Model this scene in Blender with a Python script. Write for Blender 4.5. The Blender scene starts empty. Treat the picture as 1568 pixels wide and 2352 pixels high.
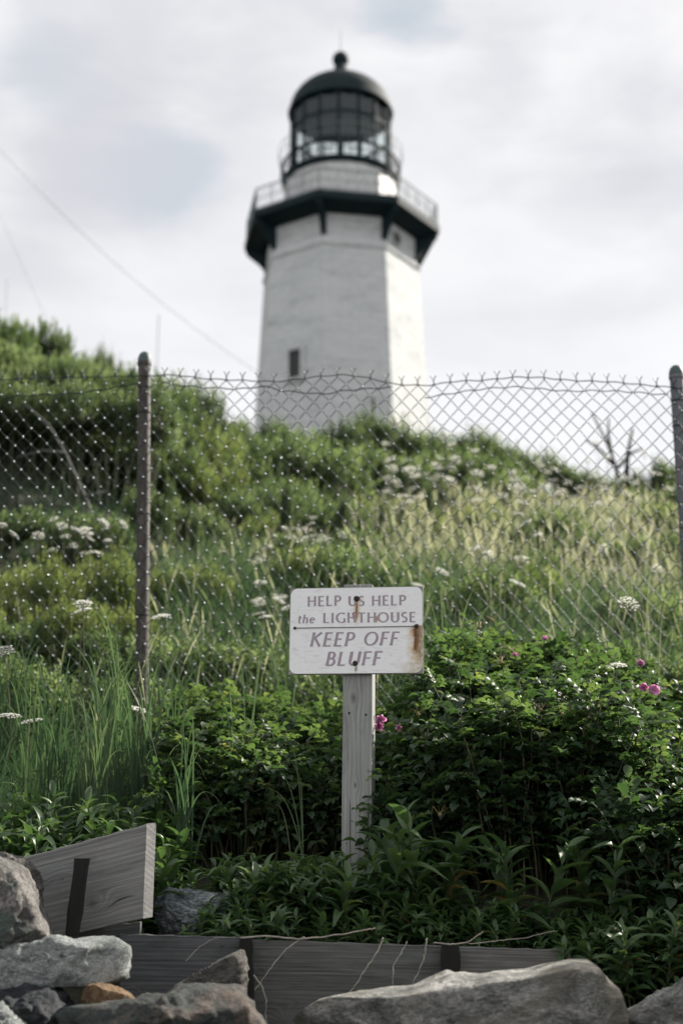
import bpy, math, random
import numpy as np
from mathutils import Vector, Matrix, noise
C = bpy.context.scene
COL = C.collection
R = math.radians
PITCH = R(15.0)
CAMZ = 1.6
FPX = 50 / 36 * 2352          # focal length in pixels of a 1568 x 2352 picture

# ---------------- camera ----------------
cd = bpy.data.cameras.new('camera'); cam = bpy.data.objects.new('camera', cd); COL.objects.link(cam)
cd.sensor_fit = 'VERTICAL'; cd.sensor_height = 36; cd.sensor_width = 24; cd.lens = 50
cd.clip_start = 0.05; cd.clip_end = 3000
cam.location = (0, 0, CAMZ); cam.rotation_euler = (R(90) + PITCH, 0, 0)
cd.dof.use_dof = True; cd.dof.focus_distance = 4.0; cd.dof.aperture_fstop = 2.6
C.camera = cam
C.view_settings.view_transform = 'Standard'; C.view_settings.look = 'None'
C.view_settings.exposure = 1.2; C.view_settings.gamma = 1.0
C.render.resolution_x = 682; C.render.resolution_y = 1024

# ---------------- sun and sky ----------------
SUN_AZ = R(124)      # from "towards the camera" round to the right
SUN_EL = R(36)
sdir = Vector((math.sin(SUN_AZ) * math.cos(SUN_EL), -math.cos(SUN_AZ) * math.cos(SUN_EL), math.sin(SUN_EL)))
sl = bpy.data.lights.new('sun', 'SUN'); sl.energy = 5.0; sl.angle = R(0.6); sl.color = (1.0, 0.93, 0.84)
so = bpy.data.objects.new('sun', sl); COL.objects.link(so)
so.rotation_euler = sdir.to_track_quat('Z', 'Y').to_euler()

class NT:
    """small node-tree writer"""
    def __init__(s, tree): s.t = tree; s.n = tree.nodes; s.l = tree.links
    def add(s, typ, props=None, **ins):
        nd = s.n.new(typ)
        for k, v in (props or {}).items(): setattr(nd, k, v)
        for k, v in ins.items():
            key = k
            if k[0] == '_' and k[1:].isdigit(): key = int(k[1:])
            else: key = k.replace('_', ' ')
            sock = nd.inputs[key]
            if isinstance(v, bpy.types.NodeSocket): s.l.new(v, sock)
            elif isinstance(v, bpy.types.Node): s.l.new(v.outputs[0], sock)
            else: sock.default_value = v
        return nd
    def math(s, op, a, b=0.0, clamp=False):
        return s.add('ShaderNodeMath', {'operation': op, 'use_clamp': clamp}, _0=a, _1=b).outputs[0]
    def mix(s, f, a, b, blend='MIX'):
        nd = s.n.new('ShaderNodeMix'); nd.data_type = 'RGBA'; nd.blend_type = blend
        for i, v in ((0, f), (6, a), (7, b)):
            if isinstance(v, bpy.types.NodeSocket): s.l.new(v, nd.inputs[i])
            else: nd.inputs[i].default_value = v if i == 0 else (*v[:3], 1)
        return nd.outputs[2]
    def ramp(s, fac, stops, interp='LINEAR'):
        nd = s.n.new('ShaderNodeValToRGB'); s.l.new(fac, nd.inputs[0]); cr = nd.color_ramp; cr.interpolation = interp
        while len(cr.elements) < len(stops): cr.elements.new(0.5)
        for e, (p, c) in zip(cr.elements, stops):
            e.position = p; e.color = (*c[:3], 1) if hasattr(c, '__len__') else (c, c, c, 1)
        return nd.outputs[0]
    def noise(s, vec, scale, detail=4, rough=0.55, dist=0.0):
        return s.add('ShaderNodeTexNoise', None, Vector=vec, Scale=scale, Detail=detail, Roughness=rough, Distortion=dist).outputs[0]
    def mapping(s, vec, scale=(1, 1, 1), loc=(0, 0, 0), rot=(0, 0, 0)):
        return s.add('ShaderNodeMapping', None, Vector=vec, Location=loc, Rotation=rot, Scale=scale).outputs[0]

def pdir(u, v):
    dx = (u - 784) / FPX; dy = (1176 - v) / FPX
    return Vector((dx, math.cos(PITCH) - dy * math.sin(PITCH), math.sin(PITCH) + dy * math.cos(PITCH)))

w = bpy.data.worlds.new('World'); C.world = w; w.use_nodes = True
t = NT(w.node_tree); t.n.clear()
sky = t.add('ShaderNodeTexSky', {'sky_type': 'NISHITA', 'sun_disc': False, 'sun_elevation': SUN_EL,
            'sun_rotation': math.atan2(sdir.x, sdir.y), 'air_density': 1.0, 'dust_density': 1.5})
tc = t.add('ShaderNodeTexCoord').outputs['Generated']
n1 = t.noise(t.mapping(tc, (1, 1, 2.2), (0.3, 1.7, 0.2)), 3.2, 5, 0.5, 0.5)
n2 = t.noise(t.mapping(tc, (1, 1, 2.6), (4.3, 2.1, 0.7)), 7.0, 6, 0.55, 0.3)
f = t.math('ADD', t.math('MULTIPLY', n1, 0.65), t.math('MULTIPLY', n2, 0.35))
cl = t.ramp(f, [(0.32, (4.5, 4.5, 4.8)), (0.44, (5.22, 5.2, 5.3)), (0.53, (5.8, 5.75, 5.8)), (0.66, (6.25, 6.2, 6.15))])
def patch(u, v, rad, col, amount, src):
    d = pdir(u, v).normalized()
    off = t.add('ShaderNodeVectorMath', {'operation': 'DISTANCE'}, _0=tc, _1=tuple(d)).outputs['Value']
    off = t.math('ADD', off, t.math('MULTIPLY', t.math('SUBTRACT', n2, 0.5), 0.11))
    m = t.add('ShaderNodeMapRange', {'interpolation_type': 'SMOOTHSTEP'}, Value=off, _1=rad, _2=0.0, _3=0.0, _4=amount).outputs[0]
    return t.mix(m, src, col)
blue = (3.6, 3.95, 4.3); grey = (4.2, 4.2, 4.45)
for a in [(110, 180, .06, blue, .6), (370, 395, .045, blue, .75), (925, 50, .04, blue, .9), (200, 330, .07, grey, .7),
          (1480, 240, .08, grey, .75), (560, 150, .05, grey, .5), (300, 60, .08, grey, .6), (1180, 190, .05, grey, .45),
          (1320, 420, .06, grey, .35), (80, 520, .06, grey, .4)]:
    cl = patch(*a, cl)
up = t.add('ShaderNodeSeparateXYZ', None, Vector=tc).outputs['Z']
low = t.add('ShaderNodeMapRange', {'interpolation_type': 'SMOOTHSTEP'}, Value=up, _1=0.45, _2=0.25, _3=0.0, _4=0.7).outputs[0]
cl = t.mix(low, cl, (6.15, 6.15, 6.2))
back = t.add('ShaderNodeMapRange', {'interpolation_type': 'SMOOTHSTEP'}, Value=t.add('ShaderNodeSeparateXYZ', None, Vector=tc).outputs['Y'], _1=0.25, _2=-0.6, _3=1.0, _4=1.28).outputs[0]
cl = t.add('ShaderNodeVectorMath', {'operation': 'SCALE'}, _0=cl, Scale=back).outputs[0]      # the cloud deck away from the sun side is lit more strongly
col = t.mix(0.93, sky.outputs[0], cl)
bg = t.add('ShaderNodeBackground', None, Color=col, Strength=0.072)
t.l.new(bg.outputs[0], t.add('ShaderNodeOutputWorld').inputs[0])

# ---------------- mesh helpers ----------------
def Q(u, v, Y):
    """the world point seen at picture point (u, v) when it stands Y metres in front"""
    d = pdir(u, v); return Vector((0, 0, CAMZ)) + d * (Y / d.y)

def ground(x, Y):
    x = np.asarray(x, float); Y = np.asarray(Y, float)
    z = np.interp(Y, [-5, 1.0, 3.2, 3.62, 3.80, 4.25, 6.0, 9, 20.0, 24, 66, 75, 400],
                     [-1.2, -1.15, -1.0, -0.85, -0.22, 0.0, 0.55, 1.75, 5.9, 7.0, 18.2, 18.5, 15.0])
    s = np.clip((-x - 0.3) / 4.3, 0, 1.3); s = s * s * (3 - 2 * np.clip(s, 0, 1)) / 1.0
    z = z + 1.5 * np.clip(s, 0, 1.2) * np.exp(-((Y - 15.0) / 5.5) ** 2)
    z = z - 0.11 * np.clip(x, 0, 30) * np.clip((Y - 6) / 14, 0, 1) * np.exp(-np.clip(Y - 30, 0, 99) / 20)
    z = z + 0.05 * np.sin(x * 1.7 + Y * 0.9) * np.clip((Y - 4) / 4, 0, 1) + 0.1 * np.sin(x * 0.7 - Y * 0.6 + 1) * np.clip((Y - 6) / 6, 0, 1)
    return z + CAMZ

def hit(u, v):
    """where the view ray through (u, v) meets the ground"""
    d = pdir(u, v)
    Y = 3.3
    while Y < 60:
        p = Vector((0, 0, CAMZ)) + d * (Y / d.y)
        if p.z < float(ground(p.x, Y)): return p
        Y += 0.05
    return None

def new_mesh(name, V, F, mat=None, smooth=True, tone=None, mats=None, fmat=None):
    """V (n,3) array, F list of index arrays (k,3) or (k,4)"""
    V = np.asarray(V, np.float32).reshape(-1, 3)
    F = [np.asarray(f, np.int32) for f in F if len(f)]
    me = bpy.data.meshes.new(name)
    me.vertices.add(len(V)); me.vertices.foreach_set('co', V.ravel())
    nl = sum(f.size for f in F); nf = sum(len(f) for f in F)
    me.loops.add(nl); me.polygons.add(nf)
    me.loops.foreach_set('vertex_index', np.concatenate([f.ravel() for f in F]))
    tot = np.concatenate([np.full(len(f), f.shape[1], np.int32) for f in F])
    st = np.concatenate([[0], np.cumsum(tot)[:-1]]).astype(np.int32)
    me.polygons.foreach_set('loop_start', st); me.polygons.foreach_set('loop_total', tot)
    me.polygons.foreach_set('use_smooth', np.full(nf, smooth, bool))
    if tone is not None:
        a = me.attributes.new('tone', 'FLOAT', 'POINT'); a.data.foreach_set('value', np.asarray(tone, np.float32))
    for m in (mats or ([mat] if mat else [])): me.materials.append(m)
    if fmat is not None: me.polygons.foreach_set('material_index', np.asarray(fmat, np.int32))
    me.update(calc_edges=True); me.validate()
    return me

def obj(name, me, parent=None, loc=None):
    o = bpy.data.objects.new(name, me); COL.objects.link(o)
    if parent: o.parent = parent
    if loc is not None: o.location = loc
    return o

def tag(o, label=None, cat=None, group=None, kind=None):
    for k, v in (('label', label), ('category', cat), ('group', group), ('kind', kind)):
        if v: o[k] = v
    return o

def thing(name, label, cat, loc=(0, 0, 0), rotz=0, group=None):
    o = bpy.data.objects.new(name, None); COL.objects.link(o)
    o.location = loc; o.rotation_euler = (0, 0, rotz); o.empty_display_size = 0.1
    return tag(o, label, cat, group)

def dup(root, loc, rotz=0.0, scale=1.0, label=None, group=None, cat=None):
    r = root.copy(); COL.objects.link(r); r.location = loc; r.rotation_euler = (0, 0, rotz)
    r.scale = (scale,) * 3 if not hasattr(scale, '__len__') else scale
    if label: r['label'] = label
    if group: r['group'] = group
    for ch in list(root.children):
        c = ch.copy(); COL.objects.link(c); c.parent = r
        for g in ch.children:
            d = g.copy(); COL.objects.link(d); d.parent = c
    return r

class MB:
    """collects pieces into one mesh"""
    def __init__(s): s.V = []; s.q = []; s.t = []; s.n = 0; s.tone = []; s.mq = []; s.mt = []
    def add(s, V, quads=(), tris=(), tone=0.5, m=0):
        V = np.asarray(V, float).reshape(-1, 3)
        s.V.append(V)
        if len(quads): s.q.append(np.asarray(quads) + s.n); s.mq.append(np.full(len(quads), m))
        if len(tris): s.t.append(np.asarray(tris) + s.n); s.mt.append(np.full(len(tris), m))
        s.tone.append(np.broadcast_to(np.asarray(tone, float), (len(V),))); s.n += len(V)
    def box(s, c, size, rot=None, tone=0.5, m=0):
        c = np.array(c, float); h = np.array(size, float) / 2
        v = np.array([[x, y, z] for x in (-1, 1) for y in (-1, 1) for z in (-1, 1)], float) * h
        if rot is not None: v = v @ np.array(rot.to_3x3()).T
        s.add(v + c, [[0, 1, 3, 2], [4, 6, 7, 5], [0, 4, 5, 1], [2, 3, 7, 6], [0, 2, 6, 4], [1, 5, 7, 3]], tone=tone, m=m)
    def tube(s, pts, rad, sides=5, tone=0.5, m=0, cap=False):
        P = np.array([tuple(p) for p in pts], float); n = len(P)
        r = np.broadcast_to(np.asarray(rad, float), (n,))
        T = np.gradient(P, axis=0); T /= np.linalg.norm(T, axis=1)[:, None] + 1e-12
        ref = np.array([0, 0, 1.0]) if abs(T[:, 2]).mean() < 0.8 else np.array([1.0, 0, 0])
        A = np.cross(T, ref); A /= np.linalg.norm(A, axis=1)[:, None] + 1e-12
        B = np.cross(T, A)
        th = np.arange(sides) * 2 * math.pi / sides
        V = P[:, None] + r[:, None, None] * (np.cos(th)[None, :, None] * A[:, None] + np.sin(th)[None, :, None] * B[:, None])
        i = np.arange(n - 1)[:, None] * sides; k = np.arange(sides)[None]; k2 = (k + 1) % sides
        q = np.stack([i + k, i + k2, i + sides + k2, i + sides + k], -1).reshape(-1, 4)
        V = V.reshape(-1, 3); tris = []
        if cap:
            V = np.vstack([V, P[:1], P[-1:]]); a = n * sides; e = (n - 1) * sides
            tris = [[a, (j + 1) % sides, j] for j in range(sides)] + [[a + 1, e + j, e + (j + 1) % sides] for j in range(sides)]
        s.add(V, q, tris, tone, m)
    def lathe(s, prof, sides=32, c=(0, 0, 0), m=0, phase=0.0):
        th = np.arange(sides) * 2 * math.pi / sides + phase
        V = np.array([[[c[0] + r * math.sin(a), c[1] - r * math.cos(a), c[2] + z] for a in th] for r, z in prof])
        n = len(prof); i = np.arange(n - 1)[:, None] * sides; k = np.arange(sides)[None]; k2 = (k + 1) % sides
        s.add(V.reshape(-1, 3), np.stack([i + k, i + k2, i + sides + k2, i + sides + k], -1).reshape(-1, 4), m=m)
    def inst(s, tmpl, M, tone, m=0):
        """tmpl = (V, quads, tris[, tone offsets]); M (k,4,4)"""
        V, q, tr = tmpl[:3]; off = tmpl[3] if len(tmpl) > 3 else np.zeros(len(V))
        M = np.asarray(M); k = len(M)
        if k == 0: return
        W = np.einsum('kij,nj->kni', M[:, :3, :3], V) + M[:, None, :3, 3]
        o = (np.arange(k) * len(V))[:, None, None]
        qq = (np.asarray(q, int).reshape(1, -1, 4) + o).reshape(-1, 4) if len(q) else ()
        tt = (np.asarray(tr, int).reshape(1, -1, 3) + o).reshape(-1, 3) if len(tr) else ()
        tn = np.clip(np.asarray(tone, float).reshape(-1, 1) + off[None], 0, 1)
        tn = np.broadcast_to(tn, (k, len(V))).ravel()
        s.add(W.reshape(-1, 3), qq, tt, tn, m)
    def mesh(s, name, mat=None, smooth=True, mats=None):
        F = []; fm = []
        if s.q: F.append(np.concatenate(s.q)); fm.append(np.concatenate(s.mq))
        if s.t: F.append(np.concatenate(s.t)); fm.append(np.concatenate(s.mt))
        return new_mesh(name, np.concatenate(s.V), F, mat, smooth, np.concatenate(s.tone), mats, np.concatenate(fm) if mats else None)

def frames(pos, xdir, up, scale=1.0):
    """(k,4,4) matrices: template x along xdir, template z near up"""
    pos = np.asarray(pos, float).reshape(-1, 3); k = len(pos)
    X = np.broadcast_to(np.asarray(xdir, float), (k, 3)).copy(); X /= np.linalg.norm(X, axis=1)[:, None] + 1e-12
    U = np.broadcast_to(np.asarray(up, float), (k, 3))
    Yv = np.cross(U, X); Yv /= np.linalg.norm(Yv, axis=1)[:, None] + 1e-9
    Z = np.cross(X, Yv)
    M = np.zeros((k, 4, 4)); sc = np.broadcast_to(np.asarray(scale, float), (k,))[:, None]
    M[:, :3, 0] = X * sc; M[:, :3, 1] = Yv * sc; M[:, :3, 2] = Z * sc; M[:, :3, 3] = pos; M[:, 3, 3] = 1
    return M

# ---------------- materials ----------------
def mat(name):
    m = bpy.data.materials.new(name); m.use_nodes = True; m.node_tree.nodes.clear()
    return m, NT(m.node_tree)
def finish(t, shader, disp=None):
    o = t.add('ShaderNodeOutputMaterial'); t.l.new(shader, o.inputs[0])
def simple(name, col, rough=0.6, metal=0.0, var=0.15, scale=30, bump=0.0, spec=0.5, col2=None):
    m, t = mat(name); tc = t.add('ShaderNodeTexCoord').outputs['Object']
    n = t.noise(tc, scale, 5, 0.6)
    c2 = col2 or tuple(c * (1 - 2.2 * var) for c in col)
    c = t.ramp(n, [(0.3, c2), (0.65, col)])
    b = t.add('ShaderNodeBsdfPrincipled', None, Base_Color=c, Roughness=rough, Metallic=metal)
    b.inputs['Specular IOR Level'].default_value = spec
    if bump: t.l.new(t.add('ShaderNodeBump', None, Height=n, Strength=bump, Distance=0.02).outputs[0], b.inputs['Normal'])
    finish(t, b.outputs[0]); return m
def leafmat(name, stops, trans=0.35, rough=0.42, spec=0.5, tcol=(1.4, 1.5, 0.8)):
    m, t = mat(name)
    a = t.add('ShaderNodeAttribute', {'attribute_name': 'tone'}).outputs['Fac']
    rn = t.add('ShaderNodeObjectInfo').outputs['Random']
    a = t.math('ADD', a, t.math('MULTIPLY', t.math('SUBTRACT', rn, 0.5), 0.16), True)
    c = t.ramp(a, stops)
    b = t.add('ShaderNodeBsdfPrincipled', None, Base_Color=c, Roughness=rough)
    b.inputs['Specular IOR Level'].default_value = spec
    tr = t.add('ShaderNodeBsdfTranslucent', None, Color=t.mix(1.0, c, tcol, 'MULTIPLY'))
    finish(t, t.add('ShaderNodeMixShader', None, _0=trans, _1=b, _2=tr).outputs[0]); return m

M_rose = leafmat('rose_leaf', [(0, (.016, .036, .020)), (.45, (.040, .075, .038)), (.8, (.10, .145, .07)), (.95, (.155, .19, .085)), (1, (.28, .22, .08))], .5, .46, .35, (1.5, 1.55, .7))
M_shrub = leafmat('shrub_leaf', [(0, (.026, .040, .024)), (.5, (.075, .110, .060)), (1, (.25, .30, .18))], .55, .5, .3)
M_bright = leafmat('bright_leaf', [(0, (.028, .05, .022)), (.5, (.10, .14, .06)), (1, (.30, .33, .16))], .55, .4, .4)
M_lance = leafmat('lance_leaf', [(0, (.018, .042, .02)), (.5, (.042, .08, .034)), (.9, (.085, .135, .055)), (1, (.2, .15, .06))], .38, .42, .4)
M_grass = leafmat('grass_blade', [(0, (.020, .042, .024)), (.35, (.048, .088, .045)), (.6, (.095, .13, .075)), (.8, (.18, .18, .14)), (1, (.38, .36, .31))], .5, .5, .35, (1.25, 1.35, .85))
M_stem = leafmat('stem', [(0, (.035, .05, .022)), (.5, (.07, .075, .04)), (1, (.17, .14, .09))], .1, .7, .3)
M_deadwood = simple('dead_wood', (.30, .27, .23), .85, var=.2, scale=60)
M_twigdark = simple('dark_twig', (.045, .04, .03), .85, var=.2, scale=60)
M_white = leafmat('white_floret', [(0, (.60, .60, .54)), (1, (.85, .85, .82))], .35, .7, .2, (1, 1, .95))
M_pink = leafmat('rose_petal', [(0, (.32, .11, .23)), (.5, (.50, .24, .39)), (1, (.75, .52, .66))], .4, .6, .25, (1.1, .8, 1.0))
M_hip = simple('rose_bud', (.22, .16, .06), .6, var=.2, scale=80)

def soilmat():
    m, t = mat('soil'); tc = t.add('ShaderNodeTexCoord').outputs['Object']
    c = t.ramp(t.noise(tc, 9, 8, .65), [(.3, (.012, .014, .009)), (.55, (.03, .032, .018)), (.75, (.06, .05, .032))])
    b = t.add('ShaderNodeBsdfPrincipled', None, Base_Color=c, Roughness=.95)
    t.l.new(t.add('ShaderNodeBump', None, Height=t.noise(tc, 30, 6, .7), Strength=.8, Distance=.03).outputs[0], b.inputs['Normal'])
    finish(t, b.outputs[0]); return m
M_soil = soilmat()

def woodmat(name, knots=(), c1=(.16, .15, .135), c2=(.36, .34, .31), along='X', freq=170, seed=0.0, tint=(.17, .22, .22)):
    """weathered board: fine grain lines bending round knots. knots = (along, across, size)"""
    m, t = mat(name); tc = t.add('ShaderNodeTexCoord').outputs['Object']
    sx = t.add('ShaderNodeSeparateXYZ', None, Vector=tc)
    L, A = (sx.outputs['X'], sx.outputs['Z']) if along == 'X' else (sx.outputs['Z'], sx.outputs['X'])
    B = sx.outputs['Y']
    cv = t.add('ShaderNodeCombineXYZ', None, X=t.math('MULTIPLY', L, 1.6), Y=t.math('MULTIPLY', A, 9.0), Z=t.math('ADD', B, seed)).outputs[0]
    warp = t.math('MULTIPLY', t.math('SUBTRACT', t.noise(cv, .9, 2, .5), .5), .022)
    a = t.math('ADD', t.math('ADD', A, warp), t.math('MULTIPLY', B, .5))
    kn = None
    for (kl, ka, ks) in knots:
        d1 = t.math('DIVIDE', t.math('SUBTRACT', L, kl), ks * 1.9); d2 = t.math('DIVIDE', t.math('SUBTRACT', A, ka), ks)
        dd = t.math('SQRT', t.math('ADD', t.math('MULTIPLY', d1, d1), t.math('MULTIPLY', d2, d2)))
        g = t.math('EXPONENT', t.math('MULTIPLY', t.math('MULTIPLY', dd, dd), -.6))
        a = t.math('ADD', t.math('MULTIPLY', a, t.math('SUBTRACT', 1, g)), t.math('MULTIPLY', t.math('MULTIPLY', dd, ks * .6), g))
        k = t.math('SUBTRACT', 1, t.math('MULTIPLY', dd, 1.7), True)
        kn = k if kn is None else t.math('MAXIMUM', kn, k)
    sn = t.math('ADD', t.math('MULTIPLY', t.math('SINE', t.math('MULTIPLY', a, freq * 6.283)), .5), .5)
    gv = t.add('ShaderNodeCombineXYZ', None, X=t.math('MULTIPLY', L, 1.2), Y=t.math('MULTIPLY', a, freq * 1.9), Z=seed).outputs[0]
    wv = t.math('ADD', t.math('MULTIPLY', sn, .16), t.math('MULTIPLY', t.noise(gv, 1.0, 4, .65), .90))
    fib = t.noise(t.add('ShaderNodeCombineXYZ', None, X=t.math('MULTIPLY', L, 6), Y=t.math('MULTIPLY', A, 260), Z=t.math('MULTIPLY', B, 260)).outputs[0], 1, 4, .6)
    big = t.noise(cv, 3.0, 5, .6)
    fac = t.math('ADD', t.math('ADD', t.math('MULTIPLY', wv, .38), t.math('MULTIPLY', fib, .45)), t.math('MULTIPLY', big, .35))
    col = t.ramp(fac, [(.44, c1), (.60, tuple((a_ + b_) / 2 for a_, b_ in zip(c1, c2))), (.74, c2), (.9, tuple(min(1, c * 1.25) for c in c2))])
    col = t.mix(t.ramp(big, [(.5, 0.0), (.75, .35)]), col, tint)
    ck = t.noise(t.add('ShaderNodeCombineXYZ', None, X=t.math('MULTIPLY', L, 2.2), Y=t.math('MULTIPLY', a, 75), Z=seed + 4).outputs[0], 1.0, 2, .5)
    col = t.mix(t.ramp(ck, [(.27, .9), (.31, 0.0)]), col, (.012, .012, .012))
    st_ = t.noise(t.add('ShaderNodeCombineXYZ', None, X=t.math('MULTIPLY', L, 5), Y=t.math('MULTIPLY', A, 14), Z=seed + 9).outputs[0], 1.0, 6, .65)
    col = t.mix(t.ramp(st_, [(.55, 0.0), (.72, .55)]), col, tuple(c * .35 for c in c2))
    if kn is not None: col = t.mix(t.math('MULTIPLY', kn, .75), col, (.045, .05, .05))
    b = t.add('ShaderNodeBsdfPrincipled', None, Base_Color=col, Roughness=.85)
    b.inputs['Specular IOR Level'].default_value = .25
    t.l.new(t.add('ShaderNodeBump', None, Height=fac, Strength=.55, Distance=.004).outputs[0], b.inputs['Normal'])
    finish(t, b.outputs[0]); return m

def rockmat(name, dark, mid, light, scale=9, streak=(1, 1, 1), rot=(0, 0, 0), patch=None, lo=.36, hi=.62):
    m, t = mat(name); tc = t.add('ShaderNodeTexCoord').outputs['Object']
    v = t.mapping(tc, streak, (0, 0, 0), rot)
    n = t.noise(v, scale, 9, .68, .6); fine = t.noise(v, scale * 9, 5, .7)
    fac = t.math('ADD', t.math('MULTIPLY', n, .62), t.math('MULTIPLY', fine, .38))
    c = t.ramp(fac, [(lo, dark), ((lo + hi) / 2, mid), (hi, light)])
    grain = t.noise(tc, scale * 32, 3, .8); c = t.mix(.75, c, t.ramp(grain, [(.35, .25), (.5, .5), (.65, .85)]), 'OVERLAY')
    wpv = t.add('ShaderNodeVectorMath', {'operation': 'ADD'}, _0=v, _1=t.mapping(t.add('ShaderNodeTexNoise', None, Vector=tc, Scale=scale).outputs['Color'], (.05, .05, .05))).outputs[0]
    cr_ = t.add('ShaderNodeTexVoronoi', {'feature': 'DISTANCE_TO_EDGE'}, Vector=wpv, Scale=scale * .55).outputs[0]
    crk = t.ramp(cr_, [(.0, 1.0), (.028, 0.0)]); crk = t.math('MULTIPLY', crk, t.ramp(n, [(.52, 0.0), (.62, .4)])); c = t.mix(crk, c, tuple(x * .4 for x in dark))
    sp = t.add('ShaderNodeTexVoronoi', None, Vector=tc, Scale=scale * 20).outputs[0]
    c = t.mix(t.ramp(sp, [(.06, .6), (.17, 0.0)]), c, tuple(x * .3 for x in dark))
    if patch:
        pn = t.noise(tc, scale * .45, 5, .6, .8)
        c = t.mix(t.ramp(pn, [(.52, 0.0), (.62, .8)]), c, patch)
    b = t.add('ShaderNodeBsdfPrincipled', None, Base_Color=c, Roughness=.85)
    b.inputs['Specular IOR Level'].default_value = .3
    h = t.math('SUBTRACT', t.math('ADD', t.math('ADD', t.math('MULTIPLY', n, 1.0), t.math('MULTIPLY', fine, .35)), t.math('MULTIPLY', grain, .10)), t.math('MULTIPLY', crk, .25))
    t.l.new(t.add('ShaderNodeBump', None, Height=h, Strength=.9, Distance=.03).outputs[0], b.inputs['Normal'])
    finish(t, b.outputs[0]); return m
# ================= ground =================
def build_ground():
    def sheet(xs, ys):
        X, Yg = np.meshgrid(xs, ys); Z = ground(X, Yg)
        V = np.stack([X, Yg, Z], -1).reshape(-1, 3); nx = len(xs)
        i, j = np.meshgrid(np.arange(len(ys) - 1), np.arange(nx - 1), indexing='ij'); a = (i * nx + j).ravel()
        return V, np.stack([a, a + 1, a + nx + 1, a + nx], -1)
    xs = np.concatenate([-np.geomspace(400, 12, 14), np.arange(-11, 11.1, .25), np.geomspace(12, 400, 14)])
    ys = np.concatenate([[-60, -20, -5, 0, 2], np.arange(3, 12, .15), np.arange(12, 30, .5), np.geomspace(30, 500, 20)])
    V, q = sheet(xs, ys)
    o = obj('ground', new_mesh('ground', V, [q], M_soil)); tag(o, 'dark soil of the bluff slope under the plants', kind='structure')
build_ground()

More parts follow.
